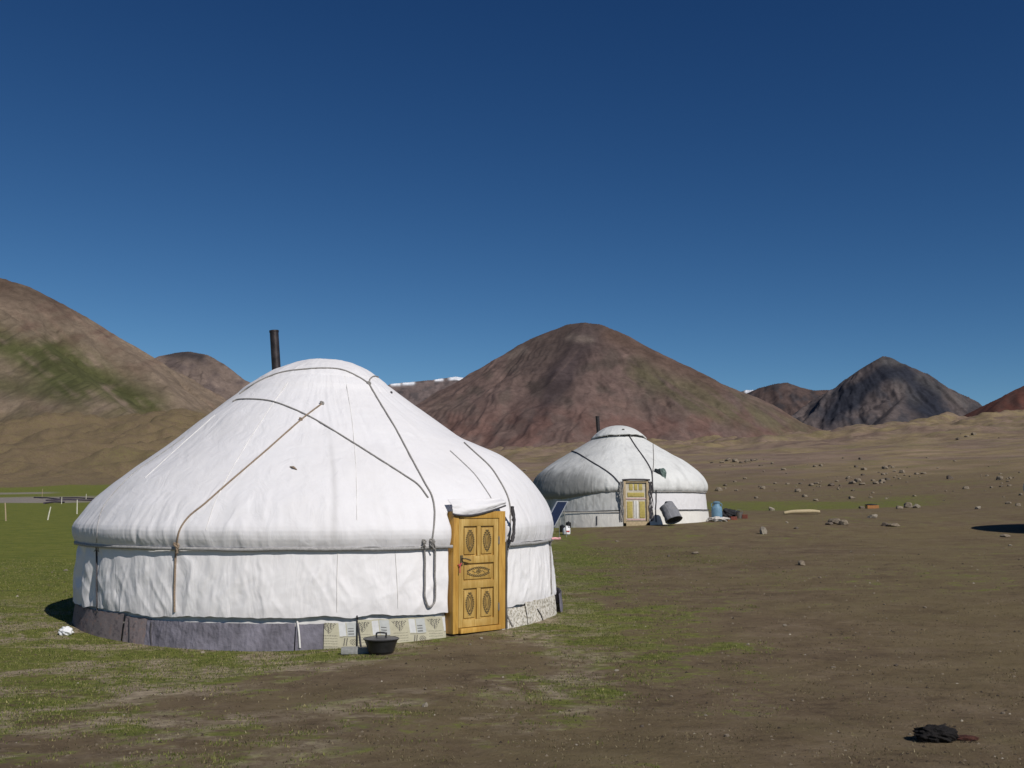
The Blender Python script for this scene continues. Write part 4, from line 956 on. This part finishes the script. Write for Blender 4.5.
def lump(name, d, mat, seed, rough=0.25, sub=3, flatb=True, scale=2.2, col=None):
    bm = bmesh.new(); bmesh.ops.create_icosphere(bm, subdivisions=sub, radius=1)
    P_ = np.array([v.co[:] for v in bm.verts])
    n = fbm(P_[:, 0] * scale + seed * 3.1 + P_[:, 2] * 1.7, P_[:, 1] * scale + P_[:, 2] * scale * 0.8 + seed, seed, 4)
    for v, k in zip(bm.verts, n):
        c = v.co * (1 + rough * k * 2); 
        v.co = Vector((c.x * d[0] / 2, c.y * d[1] / 2, c.z * d[2] / 2 + d[2] * 0.36))
        if flatb and v.co.z < -0.02 * d[2]: v.co.z = -0.02 * d[2]
    vs_ = [v.co.copy() for v in bm.verts]; fs = [[v.index for v in f.verts] for f in bm.faces]; bm.free()
    return mesh_obj(name, vs_, fs, mat)
plastic = simple('crumpled_white_plastic', (0.72, 0.72, 0.73), 0.5, 0.12, 12, 0.3)
e = lump('plastic_bag', (0.17, 0.14, 0.12), plastic, 5, 0.3, 4, scale=2.0); e.location = P(66, 635); tag(e, 'small crumpled white plastic bag in the dark shadow at the left of the foreground yurt', 'bag')
e['label'] = 'small crumpled white plastic bag at the left foot of the foreground yurt'

# solar panel leaning between the yurts
dpt = 33.0
tl = at_depth(557, 501.5, dpt + .20); u = Vector((0.36, 0.34, 0.0)); v = Vector((-0.46, -0.50, -0.80))
e = empty('solar_panel', tl, label='dark blue solar panel leaning between the two yurts', cat='solar panel')
n = u.cross(v).normalized(); rot = Matrix((u.normalized(), v.normalized(), n)).transposed()
W_, H_ = u.length, v.length
b = MB(); b.box(rot @ Vector((W_ / 2, H_ / 2, 0)), (W_, H_, 0.03), rot); 
cellm = simple('deep_blue_cells', (0.014, 0.022, 0.055), 0.25, 0.2, 10, 0, spec=0.5); alum = simple('aluminium_edge', (0.55, 0.56, 0.58), 0.4, 0.1, 10, 0, metal=0.6)
b.build('cells', cellm, e, smooth=False)
b = MB(); s_ = 0.03
for c_, d_ in (((W_ / 2, 0, 0), (W_ + s_, s_, 0.045)), ((W_ / 2, H_, 0), (W_ + s_, s_, 0.045)), ((0, H_ / 2, 0), (s_, H_ - s_, 0.045)), ((W_, H_ / 2, 0), (s_, H_ - s_, 0.045))): b.box(rot @ Vector(c_), d_, rot)
b.build('frame', alum, e, smooth=False)
b = MB(); top = rot @ Vector((W_ * .5, H_ * .2, 0.0)); gzz = gz(tl.x + top.x, tl.y + top.y + 0.4) - tl.z
b.tube([top, Vector((top.x, top.y + 0.45, gzz))], 0.015, 6); b.tube([rot @ Vector((W_ * .9, H_ * .2, 0)), Vector((top.x + .25, top.y + 0.5, gzz))], 0.015, 6)
lo = rot @ Vector((W_ * .5, H_, 0)); b.tube([lo, Vector((lo.x, lo.y, gz(tl.x + lo.x, tl.y + lo.y) - tl.z - 0.05))], 0.015, 6); b.build('stand', alum, e)
# white canister and two dark pots
redm = simple('red_label', (0.42, 0.05, 0.04), 0.6, 0.1, 10, 0)
e = place('canister', 566.5, 535, R(10), label='small white plastic canister with a red patch on the ground between the yurts', cat='canister')
MB().lathe([(0.0, 0), (0.10, 0.0), (0.13, 0.03), (0.135, 0.15), (0.11, 0.22), (0.05, 0.26), (0.035, 0.27), (0.035, 0.31), (0, 0.315)], 20, cap=False).build('body', plastic, e)
MB().box((0.02, -0.128, 0.12), (0.12, 0.02, 0.05), bev=0.006).build('patch', redm, e)
MB().tube(spline([(0.03, 0, 0.27), (0.09, 0, 0.29), (0.12, 0, 0.22), (0.125, 0, 0.17)], 4), 0.012, 6).build('handle', plastic, e)
for i, (x, y, lb) in enumerate(((562.3, 532, 'black pot left of and behind the white canister'), (568.5, 528.5, 'black pot just behind the white canister'))):
    e = place('pot', x, y, 0, label=lb, cat='pot')
    MB().lathe([(0, 0), (0.085, 0), (0.10, 0.03), (0.10, 0.20), (0.108, 0.205), (0.10, 0.212), (0.05, 0.235), (0.0, 0.24)], 18, cap=False).build('body', M['black_metal'], e)
    MB().lathe([(0.018, 0.235), (0.022, 0.255), (0, 0.265)], 10, cap=False).build('knob', M['black_metal'], e)
# rolled grey felt leaning at the far yurt
felt = simple('grey_felt', (0.19, 0.19, 0.205), 0.95, 0.15, 9, 0.4, dist=0.02); feltd = simple('dark_felt_inside', (0.05, 0.05, 0.055), 0.95, 0.2, 9, 0.3)
lo = at_depth(674, 520, 36.4); lo.z = gz(lo.x, lo.y) + 0.24; hi = at_depth(666, 501.5, 36.75); ax = (hi - lo); L_ = ax.length; rot = ax.to_track_quat('Z', 'Y').to_matrix()
e = empty('felt_roll', lo, label='thick roll of grey felt leaning right of the pale yellow door', cat='felt roll')
nu, nv = 64, 26; U, V = np.meshgrid(np.linspace(0, 2 * np.pi * 1.12, nu), np.linspace(-0.05, 1, nv), indexing='ij')
rad = (0.35 - 0.022 * V / 1 + 0.025 * U / (2 * np.pi) + 0.015 * fbm(U * 1.3, V * 4, 401, 3)) * (0.92 - 0.10 * V)
rad = rad * np.sqrt(np.clip(1 - np.clip((V - 0.86) / 0.145, 0, 0.985) ** 2, 0.02, 1))
rad = rad * (1 + 0.10 * fbm(U * 0.9, V * 2.2, 402, 3)); pts = np.stack([rad * np.cos(U) + 0.10 * V ** 2, rad * np.sin(U) * 0.85, V * L_ * (1 - 0.12 * V * (1 + np.cos(U)))], -1).reshape(-1, 3) @ np.array(rot).T
o = mesh_obj('roll', pts, grid_faces(nu, nv), felt, e); so = o.modifiers.new('thick', 'SOLIDIFY'); so.thickness = 0.025
sp = MB(); sp.lathe([(0.23, 0.02), (0.10, 0.03), (0.0, 0.03)], 24, (0, 0, 0), rot, cap=False)
sp.tube([rot @ Vector((r * math.cos(a), r * math.sin(a) * 0.85, -0.02)) for a, r in zip(np.linspace(0, 15, 60), np.linspace(0.05, 0.24, 60))], 0.014, 5); sp.build('inner_coil', feltd, e)
sp = MB(); sp.tube([rot @ Vector((0.29 * math.cos(a), 0.25 * math.sin(a), L_ * 0.45 + 0.02 * math.sin(3 * a))) for a in np.linspace(0, 2 * math.pi, 30)], 0.012, 5); sp.build('cord', M['rope_grey'], e)
# dark green cloth caught on the roof rope of the far yurt
q = on_surface(YB, BB, [(654, 471), (664, 476)], 0.03)
if len(q) == 2:
    a, b = q[0] + YB.c, q[1] + YB.c; ctr = (a + b) / 2; dx = (b - a)
    nu, nv = 40, 20; U, V = np.meshgrid(np.linspace(0, 1, nu), np.linspace(-1, 1, nv), indexing='ij')
    wdt = 0.05 + 0.16 * sstep(0.0, 0.7, U) * (1 - 0.5 * sstep(0.85, 1, U)); side = Vector((0.15, -0.15, 1)).normalized(); nn = Vector((0.1, -0.8, 0.6)).normalized()
    base = np.array(a - ctr)[None, None, :] + U[..., None] * np.array(dx)[None, None, :] * 1.15 + (V * wdt)[..., None] * np.array(side) + (0.06 * fbm(U * 5, V * 2, 411, 3) + 0.03 + 0.04 * (1 - V ** 2))[..., None] * np.array(nn)
    cc = blend(np.ones(U.shape + (3,)) * np.array((0.03, 0.04, 0.045)), (0.17, 0.23, 0.21), sstep(0.45, 0.7, U + 0.15 * V))
    o = mesh_obj('cloth', base.reshape(-1, 3), grid_faces(nu, nv), attr_mat('dark_green_cloth', 0.8), None, True, cc.reshape(-1, 3)); o.location = ctr
    so = o.modifiers.new('thick', 'SOLIDIFY'); so.thickness = 0.01
    tag(o, 'dark green cloth caught on the roof rope above the grey felt roll', 'cloth')
# clutter right of the far yurt
bluem = simple('blue_plastic', (0.13, 0.24, 0.34), 0.5, 0.15, 8, 0.1)
e = place('churn', 717, 519.5, 0, label='pale blue milk churn right beside the weathered yurt', cat='churn')
MB().lathe([(0, 0), (0.21, 0), (0.215, 0.03), (0.215, 0.44), (0.20, 0.48), (0.13, 0.56), (0.115, 0.60), (0.115, 0.66)], 24, cap=False).build('body', bluem, e)
MB().lathe([(0.115, 0.66), (0.15, 0.67), (0.15, 0.70), (0.05, 0.73), (0, 0.73)], 20, cap=False).build('lid', bluem, e)
for sg in (-1, 1): MB().tube(spline([(sg * 0.12, 0, 0.62), (sg * 0.19, 0, 0.64), (sg * 0.215, 0, 0.56), (sg * 0.19, 0, 0.50)], 4), 0.014, 6).build('handle', bluem, e)
blk = simple('black_sacking', (0.022, 0.022, 0.026), 0.85, 0.3, 9, 0.4); cloth = simple('grey_white_cloth', (0.50, 0.47, 0.44), 0.85, 0.25, 9, 0.4)
e = lump('sack', (0.62, 0.5, 0.42), blk, 12, 0.35, 4); e.location = P(728, 518); tag(e, 'black lumpy sack heaped next to the pale blue churn', 'sack')
e = lump('cloth_bundle', (0.75, 0.45, 0.20), cloth, 14, 0.45, 4, scale=3); e.location = P(718, 521.5); tag(e, 'flat pale cloth bundle on the ground below the churn', 'cloth')
def crate(px, py, d, mat, rz, lb, name='crate', cat='crate', slats=3, dz=0):
    e = place(name, px, py, rz, dz, label=lb, cat=cat); w, dd, h = d; b = MB()
    b.box((0, 0, 0.015), (w, dd, 0.03)).build('base', mat, e, smooth=False)
    for nm, cx, cy, ww, dy in (('side', 0, -dd / 2 + .01, w, .02), ('side', 0, dd / 2 - .01, w, .02), ('side', -w / 2 + .01, 0, .02, dd - .042), ('side', w / 2 - .01, 0, .02, dd - .042)):
        b = MB()
        for i in range(slats): b.box((cx, cy, 0.034 + (h - .04) * (i + .5) / slats), (ww, dy, (h - .04) / slats * 0.82), bev=0.003)
        b.build(nm, mat, e, smooth=False)
    return e
rd = simple('dull_red_paint', (0.17, 0.045, 0.03), 0.7, 0.25, 12); orr = simple('orange_brown_paint', (0.36, 0.15, 0.05), 0.7, 0.2, 12)
crate(733, 520, (0.26, 0.2, 0.14), rd, R(15), 'small dull red crate in front of the black sack')
crate(745, 518.5, (0.2, 0.2, 0.17), rd, R(-20), 'small dull red crate at the right end of the clutter')
e = place('bucket', 739.5, 518.5, 0, label='grey metal bucket between the two red crates', cat='bucket')
MB().lathe([(0, 0), (0.10, 0), (0.15, 0.26), (0.157, 0.265), (0.148, 0.262), (0.10, 0.02), (0, 0.02)], 20, cap=False).build('pail', M['steel'], e)
MB().tube([(0.15 * math.cos(a), 0.03, 0.26 + 0.10 * math.sin(a)) for a in np.linspace(0, math.pi, 14)], 0.006, 5).build('handle', M['steel'], e)
for (x, y, lb, m, d, sd_) in ((735, 515.5, 'black bundle behind the red crate nearest the sack', blk, (0.5, 0.4, 0.30), 21), (725, 521, 'small orange rag at the foot of the black sack', orr, (0.3, 0.2, 0.10), 22)):
    e = lump('bundle', d, m, sd_, 0.4, 3); e.location = P(x, y); tag(e, lb, 'bundle')
# timber and orange crate farther right
e = MB(); pts = [(-0.85, 0, 0.07), (-0.5, 0.02, 0.12), (0, 0, 0.14), (0.5, 0.03, 0.15), (0.85, 0.0, 0.12)]; e.tube(spline(pts, 5), [0.05 + 0.05 * math.sin(math.pi * (i + 3) / 27) for i in range(21)], 10)
o = e.build('log', simple('bleached_wood', (0.42, 0.34, 0.21), 0.8, 0.2, 14, 0.3, streak=(0.3, 3, 3))); o.location = P(802, 514.5); tag(o, 'bleached pale log lying at the edge of the green strip', 'log')
crate(872, 508.5, (0.72, 0.40, 0.20), orr, R(4), 'orange brown wooden crate with a dark top by the green strip')
e = lump('bundle', (0.7, 0.4, 0.12), blk, 31, 0.3, 3); p_ = P(871, 508.5); e.location = p_ + Vector((0, 0, 0.18)); tag(e, 'black cloth lying over the orange brown crate', 'cloth')

# ------------------------------------------------------------ FENCE, RAILS on the left meadow
pale = simple('pale_post_wood', (0.58, 0.55, 0.46), 0.85, 0.2, 12, 0.3); tanp = simple('tan_post_wood', (0.36, 0.28, 0.18), 0.85, 0.2, 12, 0.3)
for (x, y, h, lean, m, lb) in ((6, 521, 18, -2, tanp, 'tan fence post nearest the left edge of the meadow'), (47.5, 520, 13, 2.5, pale, 'pale leaning fence post in the middle of the left meadow'), (77, 514, 14, -0.5, pale, 'white upright fence post just left of the foreground yurt'),
                               (42, 498, 9, 0, tanp, 'thin tan post far back beyond the grey gravel'), (61.5, 504, 7, 0, pale, 'thin pale post at the end of the dark poles'), (86, 500, 6, 0, pale, 'faint pale post touching the roof edge of the foreground yurt')):
    p = P(x, y); px_m = p.y / FPX; o = MB().tube([(0, 0, -0.1), (lean * px_m * 0.5, 0, h * px_m * 0.5), (lean * px_m, 0, h * px_m)], [0.042, 0.038, 0.034], 8).build('fence_post', m); o.location = p
    tag(o, lb, 'fence post', 'fence posts on the left meadow')
darkp = simple('dark_violet_grey_wood', (0.07, 0.055, 0.075), 0.85, 0.25, 12, 0.3)
for i, (x0, y0, x1, y1, lb) in enumerate(((34, 498, 60, 500, 'short dark pole on the gravel, leftmost of the row'), (46, 501, 92, 501, 'long dark pole lying behind the fence posts'), (60, 498.5, 96, 499.5, 'dark pole farthest back beside the foreground yurt roof'), (44, 504, 64, 503, 'dark pole lying lowest, in front of the gravel'))):
    a, b = P(x0, y0), P(x1, y1); o = MB().tube([Vector((0, 0, 0.10)), (b - a) * 0.5 + Vector((0, 0, 0.20)), (b - a) + Vector((0, 0, 0.10))], 0.10, 8).build('pole', darkp); o.location = a
    tag(o, lb, 'pole', 'dark poles on the left meadow')

# ------------------------------------------------------------ STONES
def stone_mat(name, c):
    k = NT(name, 0.9, 0.2); v = k.coords(); n = k.noise(v, 6, 8, 0.7)
    k.color(k.ramp(n, [(0.35, tuple(x * 0.6 for x in c)), (0.65, tuple(x * 1.25 for x in c))])); k.bump(n, 0.6, 0.03); return k.m
st = [stone_mat('grey_brown_rock', (0.22, 0.18, 0.135)), stone_mat('pale_rock', (0.30, 0.26, 0.205)), stone_mat('dark_rock', (0.125, 0.10, 0.08))]
def rock_mesh(i, mat):
    r = random.Random(i); bm = bmesh.new(); bmesh.ops.create_icosphere(bm, subdivisions=3, radius=1)
    planes = [(Vector((r.gauss(0, 1), r.gauss(0, 1), r.gauss(0, 0.8))).normalized(), 0.55 + 0.3 * r.random()) for _ in range(13)]
    for v in bm.verts:
        c = v.co.copy()
        for n, d in planes:
            k = c.dot(n)
            if k > d: c -= n * (k - d)
        c *= 1 + 0.05 * r.random(); c.z = c.z * 0.75 + 0.35; v.co = c * 0.62
    vs_ = [v.co.copy() for v in bm.verts]; fs = [[v.index for v in f.verts] for f in bm.faces]; bm.free()
    o = mesh_obj('rock', vs_, fs, mat, None, False); return o
protos = [rock_mesh(500 + i, st[(0, 0, 1, 0, 2, 1)[i]]) for i in range(6)]
used = set()
def put_rock(px, py, wpx, kind, lb, group=None, sy=None, name='rock', cat='rock'):
    o = protos[kind] if kind not in used else protos[kind].copy()
    if kind in used: COL.objects.link(o)
    used.add(kind)
    p = P(px, py); s = wpx * p.y / FPX; o.name = name
    o.location = p; o.rotation_euler = (0, 0, random.uniform(0, 6.28)); o.scale = (s, s * random.uniform(0.7, 1.1), s * (sy or random.uniform(0.55, 0.9)))
    for k_ in ('label', 'category', 'group'):
        if k_ in o: del o[k_]
    tag(o, lb, cat, group); return o
put_rock(763, 534, 8, 2, 'upright pale rounded stone alone in front of the clutter', sy=1.5)
put_rock(771.5, 510.5, 8, 2, 'pale stone lying on the green strip')
put_rock(836, 524, 13, 0, 'largest grey brown rock of the cluster below the bleached log'); put_rock(829, 525, 8, 4, 'dark rock at the left of the cluster below the bleached log'); put_rock(844, 525, 9, 3, 'grey rock at the right of the cluster below the bleached log')
put_rock(873, 518, 12, 2, 'pale flat rock just below the orange brown crate', sy=0.5); put_rock(885, 526, 7, 4, 'dark rock right of the pale flat rock'); put_rock(894, 526.5, 11, 0, 'long grey rock with a dark rock at its left', sy=0.5)
put_rock(862, 508.5, 6, 1, 'grey stone touching the left of the orange brown crate')
put_rock(900, 509, 9, 0, 'leftmost rock of the cluster right of the orange brown crate'); put_rock(908, 507.5, 10, 3, 'middle rock of the cluster right of the orange brown crate'); put_rock(916, 508, 8, 5, 'rightmost pale rock of the cluster right of the orange brown crate')
put_rock(978, 509, 7, 2, 'lone pale rock left of the black shadow tip'); put_rock(1005, 537, 9, 1, 'flat stone below the black shadow at the right edge', sy=0.5)
hill_r = [(798, 492, 8), (763, 489, 6), (719, 491, 8), (852, 499, 8), (831, 486, 8), (852, 484, 9), (858, 482, 8), (862, 485, 7), (882, 482, 7), (876, 484, 6), (888, 480, 7), (811, 486, 6), (816, 484, 6), (820, 487, 4), (864, 470, 8), (902, 473, 8), (924, 474, 6), (950, 479, 8), (966, 489, 7), (1000, 480, 8), (1001, 487, 5), (1010, 479, 5),
          (722, 463, 6), (728, 461, 7), (735, 462, 8), (741, 463, 5), (747, 462, 6), (755, 461, 5), (712, 463, 4), (760, 466, 4), (815, 467, 6), (821, 466, 5), (885, 469, 7), (893, 468, 5), (848, 479, 6), (883, 475, 5), (974, 435, 7), (967, 437, 5), (725, 486, 5), (735, 482, 4), (745, 479, 4), (775, 484, 5), (560, 470, 4), (525, 471, 5), (1018, 506, 6), (1008, 504, 6), (965, 489, 5), (796, 529, 6), (805, 497, 6), (816, 501, 5)]
rr = random.Random(77)
for i in range(150):
    y = 456 + 46 * rr.random() ** 0.9; x = 680 + 350 * rr.random()
    if x < 715 and y > 470: continue
    if rr.random() < 0.5: b_ = rr.choice(hill_r[:40]); x = b_[0] + rr.gauss(0, 14); y = b_[1] + rr.gauss(0, 2.5)
    if not (700 < x < 1030 and 430 < y < 503): continue
    hill_r.append((x, y, 1.6 + 3.4 * rr.random() ** 2))
def hill_label(x, y, w, kd):
    size = 'large' if w > 6.4 else 'medium' if w > 4.4 else 'small'; tone = 'dark' if kd == 4 else 'brown'
    spot = 'left of the weathered yurt' if x < 600 else 'above the pale blue churn' if x < 728 else 'above the black sack' if x < 752 else 'above the upright pale stone' if x < 778 else 'above the bleached log' if x < 820 else 'above the largest rock cluster' if x < 856 else 'above the orange brown crate' if x < 890 else 'right of the orange brown crate' if x < 930 else 'above the lone pale rock' if x < 985 else 'near the right edge'
    row = 'high on the slope' if y < 472 else 'mid slope' if y < 488 else 'low on the slope'
    return f'{size} {tone} rock {row}, {spot}'
for (x, y, w) in hill_r:
    kd = rr.choice((0, 0, 3, 3, 1, 4, 4)); put_rock(x, y, w * 0.85, kd, hill_label(x, y, w, kd), 'rocks strewn over the slope')
peb = [(203, 653, 5), (327, 652, 3), (66, 571, 5), (481, 639, 4), (545, 560, 3), (617, 542, 4), (695, 554, 8), (669, 557, 5), (820, 578, 3), (851, 552, 3), (1010, 546, 4), (787, 523, 4), (801, 565, 9), (617, 671, 5), (748, 645, 4), (896, 666, 5), (884, 605, 3), (925, 608, 4), (833, 668, 5), (727, 737, 6), (642, 727, 6), (671, 697, 4), (706, 716, 4), (793, 701, 4), (470, 645, 3), (425, 707, 8), (910, 735, 4), (1003, 714, 5), (785, 626, 4)]
for i in range(90):
    y = 545 + 220 * rr.random() ** 1.2; x = 560 + 464 * rr.random() if rr.random() < 0.8 else 1024 * rr.random()
    if x < 580 and y < 655: continue
    peb.append((x, y, (0.6 + 1.9 * rr.random() ** 3) * (0.6 + (y - 500) / 260)))
def peb_label(x, y, w, kd):
    tone = {2: 'pale', 5: 'brown', 3: 'fawn', 0: 'grey', 4: 'dark'}[kd]; size = 'larger' if w > 4.5 else 'tiny' if w < 1.6 else 'small'
    spot = 'left of the door' if x < 330 else 'before the carved door' if x < 540 else 'right of the yurt' if x < 680 else 'centre right' if x < 850 else 'left of the black lump' if (x < 925 and y > 690) else 'towards the right edge'
    row = 'in the foreground' if y > 700 else 'halfway back' if y > 600 else 'far back'
    return f'{size} {tone} pebble {row}, {spot}'
for (x, y, w) in peb:
    kd = rr.choice((2, 5, 3, 0, 4)); put_rock(x, y, w * 0.85, kd, peb_label(x, y, w, kd), 'pebbles on the bare ground', name='pebble', cat='pebble')

ORD = ['first', 'second', 'third', 'fourth', 'fifth', 'sixth', 'seventh', 'eighth', 'ninth', 'tenth', 'eleventh', 'twelfth', 'thirteenth', 'fourteenth', 'fifteenth', 'sixteenth', 'seventeenth', 'eighteenth', 'nineteenth', 'twentieth']
_by = {}
for o in COL.objects:
    if o.get('group') in ('rocks strewn over the slope', 'pebbles on the bare ground'): _by.setdefault(o['label'], []).append(o)
for lb, os_ in _by.items():
    if 1 < len(os_) <= 20:
        for i, o in enumerate(sorted(os_, key=lambda o: o.location.x / o.location.y)): o['label'] = f'{ORD[i]} from left, {lb}'

# black lump in the right foreground
e = place('dark_lump', 936, 741, R(5), label='black shaggy lump with a reddish tail end on bare ground, bottom right', cat='lump')
fur = simple('matted_black_hair', (0.012, 0.010, 0.010), 0.9, 0.4, 25, 0.8, dist=0.02); rust = simple('reddish_brown_hide', (0.055, 0.020, 0.014), 0.9, 0.4, 25, 0.6, dist=0.02)
a = lump('body', (0.30, 0.20, 0.12), fur, 44, 0.22, 5, scale=2.4); a.parent = e
a = lump('tail_end', (0.22, 0.10, 0.035), rust, 45, 0.3, 4, scale=2.4); a.parent = e; a.location = (0.20, 0.01, 0)
k = MB(); rr2 = random.Random(9)
for i in range(160):
    t = rr2.random(); x = -0.15 + 0.40 * t; y = rr2.uniform(-0.10, 0.08); z = 0.09 * math.sin(math.pi * min(1, t * 1.3)) * rr2.random(); L_ = rr2.uniform(0.02, 0.05); an = rr2.uniform(0, 6.28)
    k.tube([(x, y, z), (x + L_ * .5 * math.cos(an), y + L_ * .5 * math.sin(an), z + L_ * .35), (x + L_ * math.cos(an), y + L_ * math.sin(an), max(0.0, z))], 0.0013, 4)
k.build('hair_strands', fur, e)

# ------------------------------------------------------------ GRASS AND GRIT
def blades(name, n, rmin, rmax, want, hmin, hmax, cols, seed, lean=0.6, wmul=1.0):
    g_ = np.random.default_rng(seed); a = g_.uniform(R(-31), R(31), n * 6); r = rmin * (rmax / rmin) ** g_.random(n * 6)
    X = r * np.sin(a); Y = r * np.cos(a); px = 512 + FPX * X / Y
    g, n1, n2, _, _ = green_near(X, Y, px)
    keep = (g_.random(len(X)) < want(g, X, Y)) & (np.hypot(X - NX, Y - NY) > 3.62)
    X, Y = X[keep][:n], Y[keep][:n]; m = len(X); Z = ground_z(X, Y) - 0.003
    h = g_.uniform(hmin, hmax, m) * (0.7 + 0.6 * g_.random(m)); w = h * 0.16 * wmul * (1 + r[keep][:n] / 14); th = g_.uniform(0, 2 * np.pi, m); la = g_.uniform(0, 2 * np.pi, m); ll = h * lean * g_.random(m)
    dx, dy = np.cos(th) * w, np.sin(th) * w
    V = np.empty((m, 3, 3)); V[:, 0] = np.stack([X - dx, Y - dy, Z], -1); V[:, 1] = np.stack([X + dx, Y + dy, Z], -1); V[:, 2] = np.stack([X + np.cos(la) * ll, Y + np.sin(la) * ll, Z + h], -1)
    c = np.array(cols)[g_.integers(0, len(cols), m)] * g_.uniform(0.7, 1.3, (m, 1)); C = np.repeat(c, 3, 0)
    k = NT(name + '_blades', 0.8, 0.15); k.color(k.attr('Col'))
    o = mesh_obj(name, V.reshape(-1, 3), np.arange(m * 3).reshape(-1, 3), k.m, None, False, C); tag(o, kind='stuff'); return o
GC = [(0.085, 0.105, 0.022), (0.12, 0.14, 0.032), (0.16, 0.165, 0.05), (0.23, 0.20, 0.09), (0.06, 0.08, 0.018)]
blades('grass', 170000, 5.5, 30, lambda g, X, Y: np.clip((g - 0.42 + 0.5 * fbm(X / 0.35, Y / 0.35, 511, 3)) * 2.2, 0.0, 1), 0.008, 0.022, GC, 5)
blades('dry_grass', 60000, 5.5, 40, lambda g, X, Y: np.clip(0.25 + 1.2 * fbm(X / 0.5, Y / 0.5, 513, 3), 0, 1), 0.006, 0.018, [(0.17, 0.14, 0.08), (0.24, 0.20, 0.12), (0.10, 0.085, 0.04), (0.07, 0.06, 0.03)], 6, 1.3)
# clods and grit
def grit(n, seed):
    g_ = np.random.default_rng(seed); a = g_.uniform(R(-30), R(30), n); r = 5.6 * (28 / 5.6) ** g_.random(n); X = r * np.sin(a); Y = r * np.cos(a)
    keep = np.hypot(X - NX, Y - NY) > 3.8; X, Y, r = X[keep], Y[keep], r[keep]; m = len(X); Z = ground_z(X, Y)
    s = 0.003 + 0.011 * g_.random(m) ** 3 * (0.6 + r / 12)
    dirs = np.array([(1, 0, 0), (-0.5, 0.87, 0), (-0.5, -0.87, 0), (0.15, 0.1, 0.8)]); V = np.array([X, Y, Z]).T[:, None, :] + dirs[None] * s[:, None, None] * g_.uniform(0.6, 1.4, (m, 4, 1))
    F = (np.arange(m) * 4)[:, None, None] + np.array([(0, 1, 3), (1, 2, 3), (2, 0, 3)])[None]
    cols = np.array([(0.19, 0.155, 0.11), (0.33, 0.29, 0.23), (0.06, 0.045, 0.03), (0.10, 0.075, 0.05), (0.04, 0.03, 0.022)])
    C = np.repeat(cols[g_.choice(5, m, p=(0.25, 0.025, 0.3, 0.275, 0.15))], 4, 0); k = NT('grit', 0.9, 0.2); k.color(k.attr('Col'))
    o = mesh_obj('gravel', V.reshape(-1, 3), F.reshape(-1, 3), k.m, None, False, C); tag(o, kind='stuff')
grit(9000, 3)
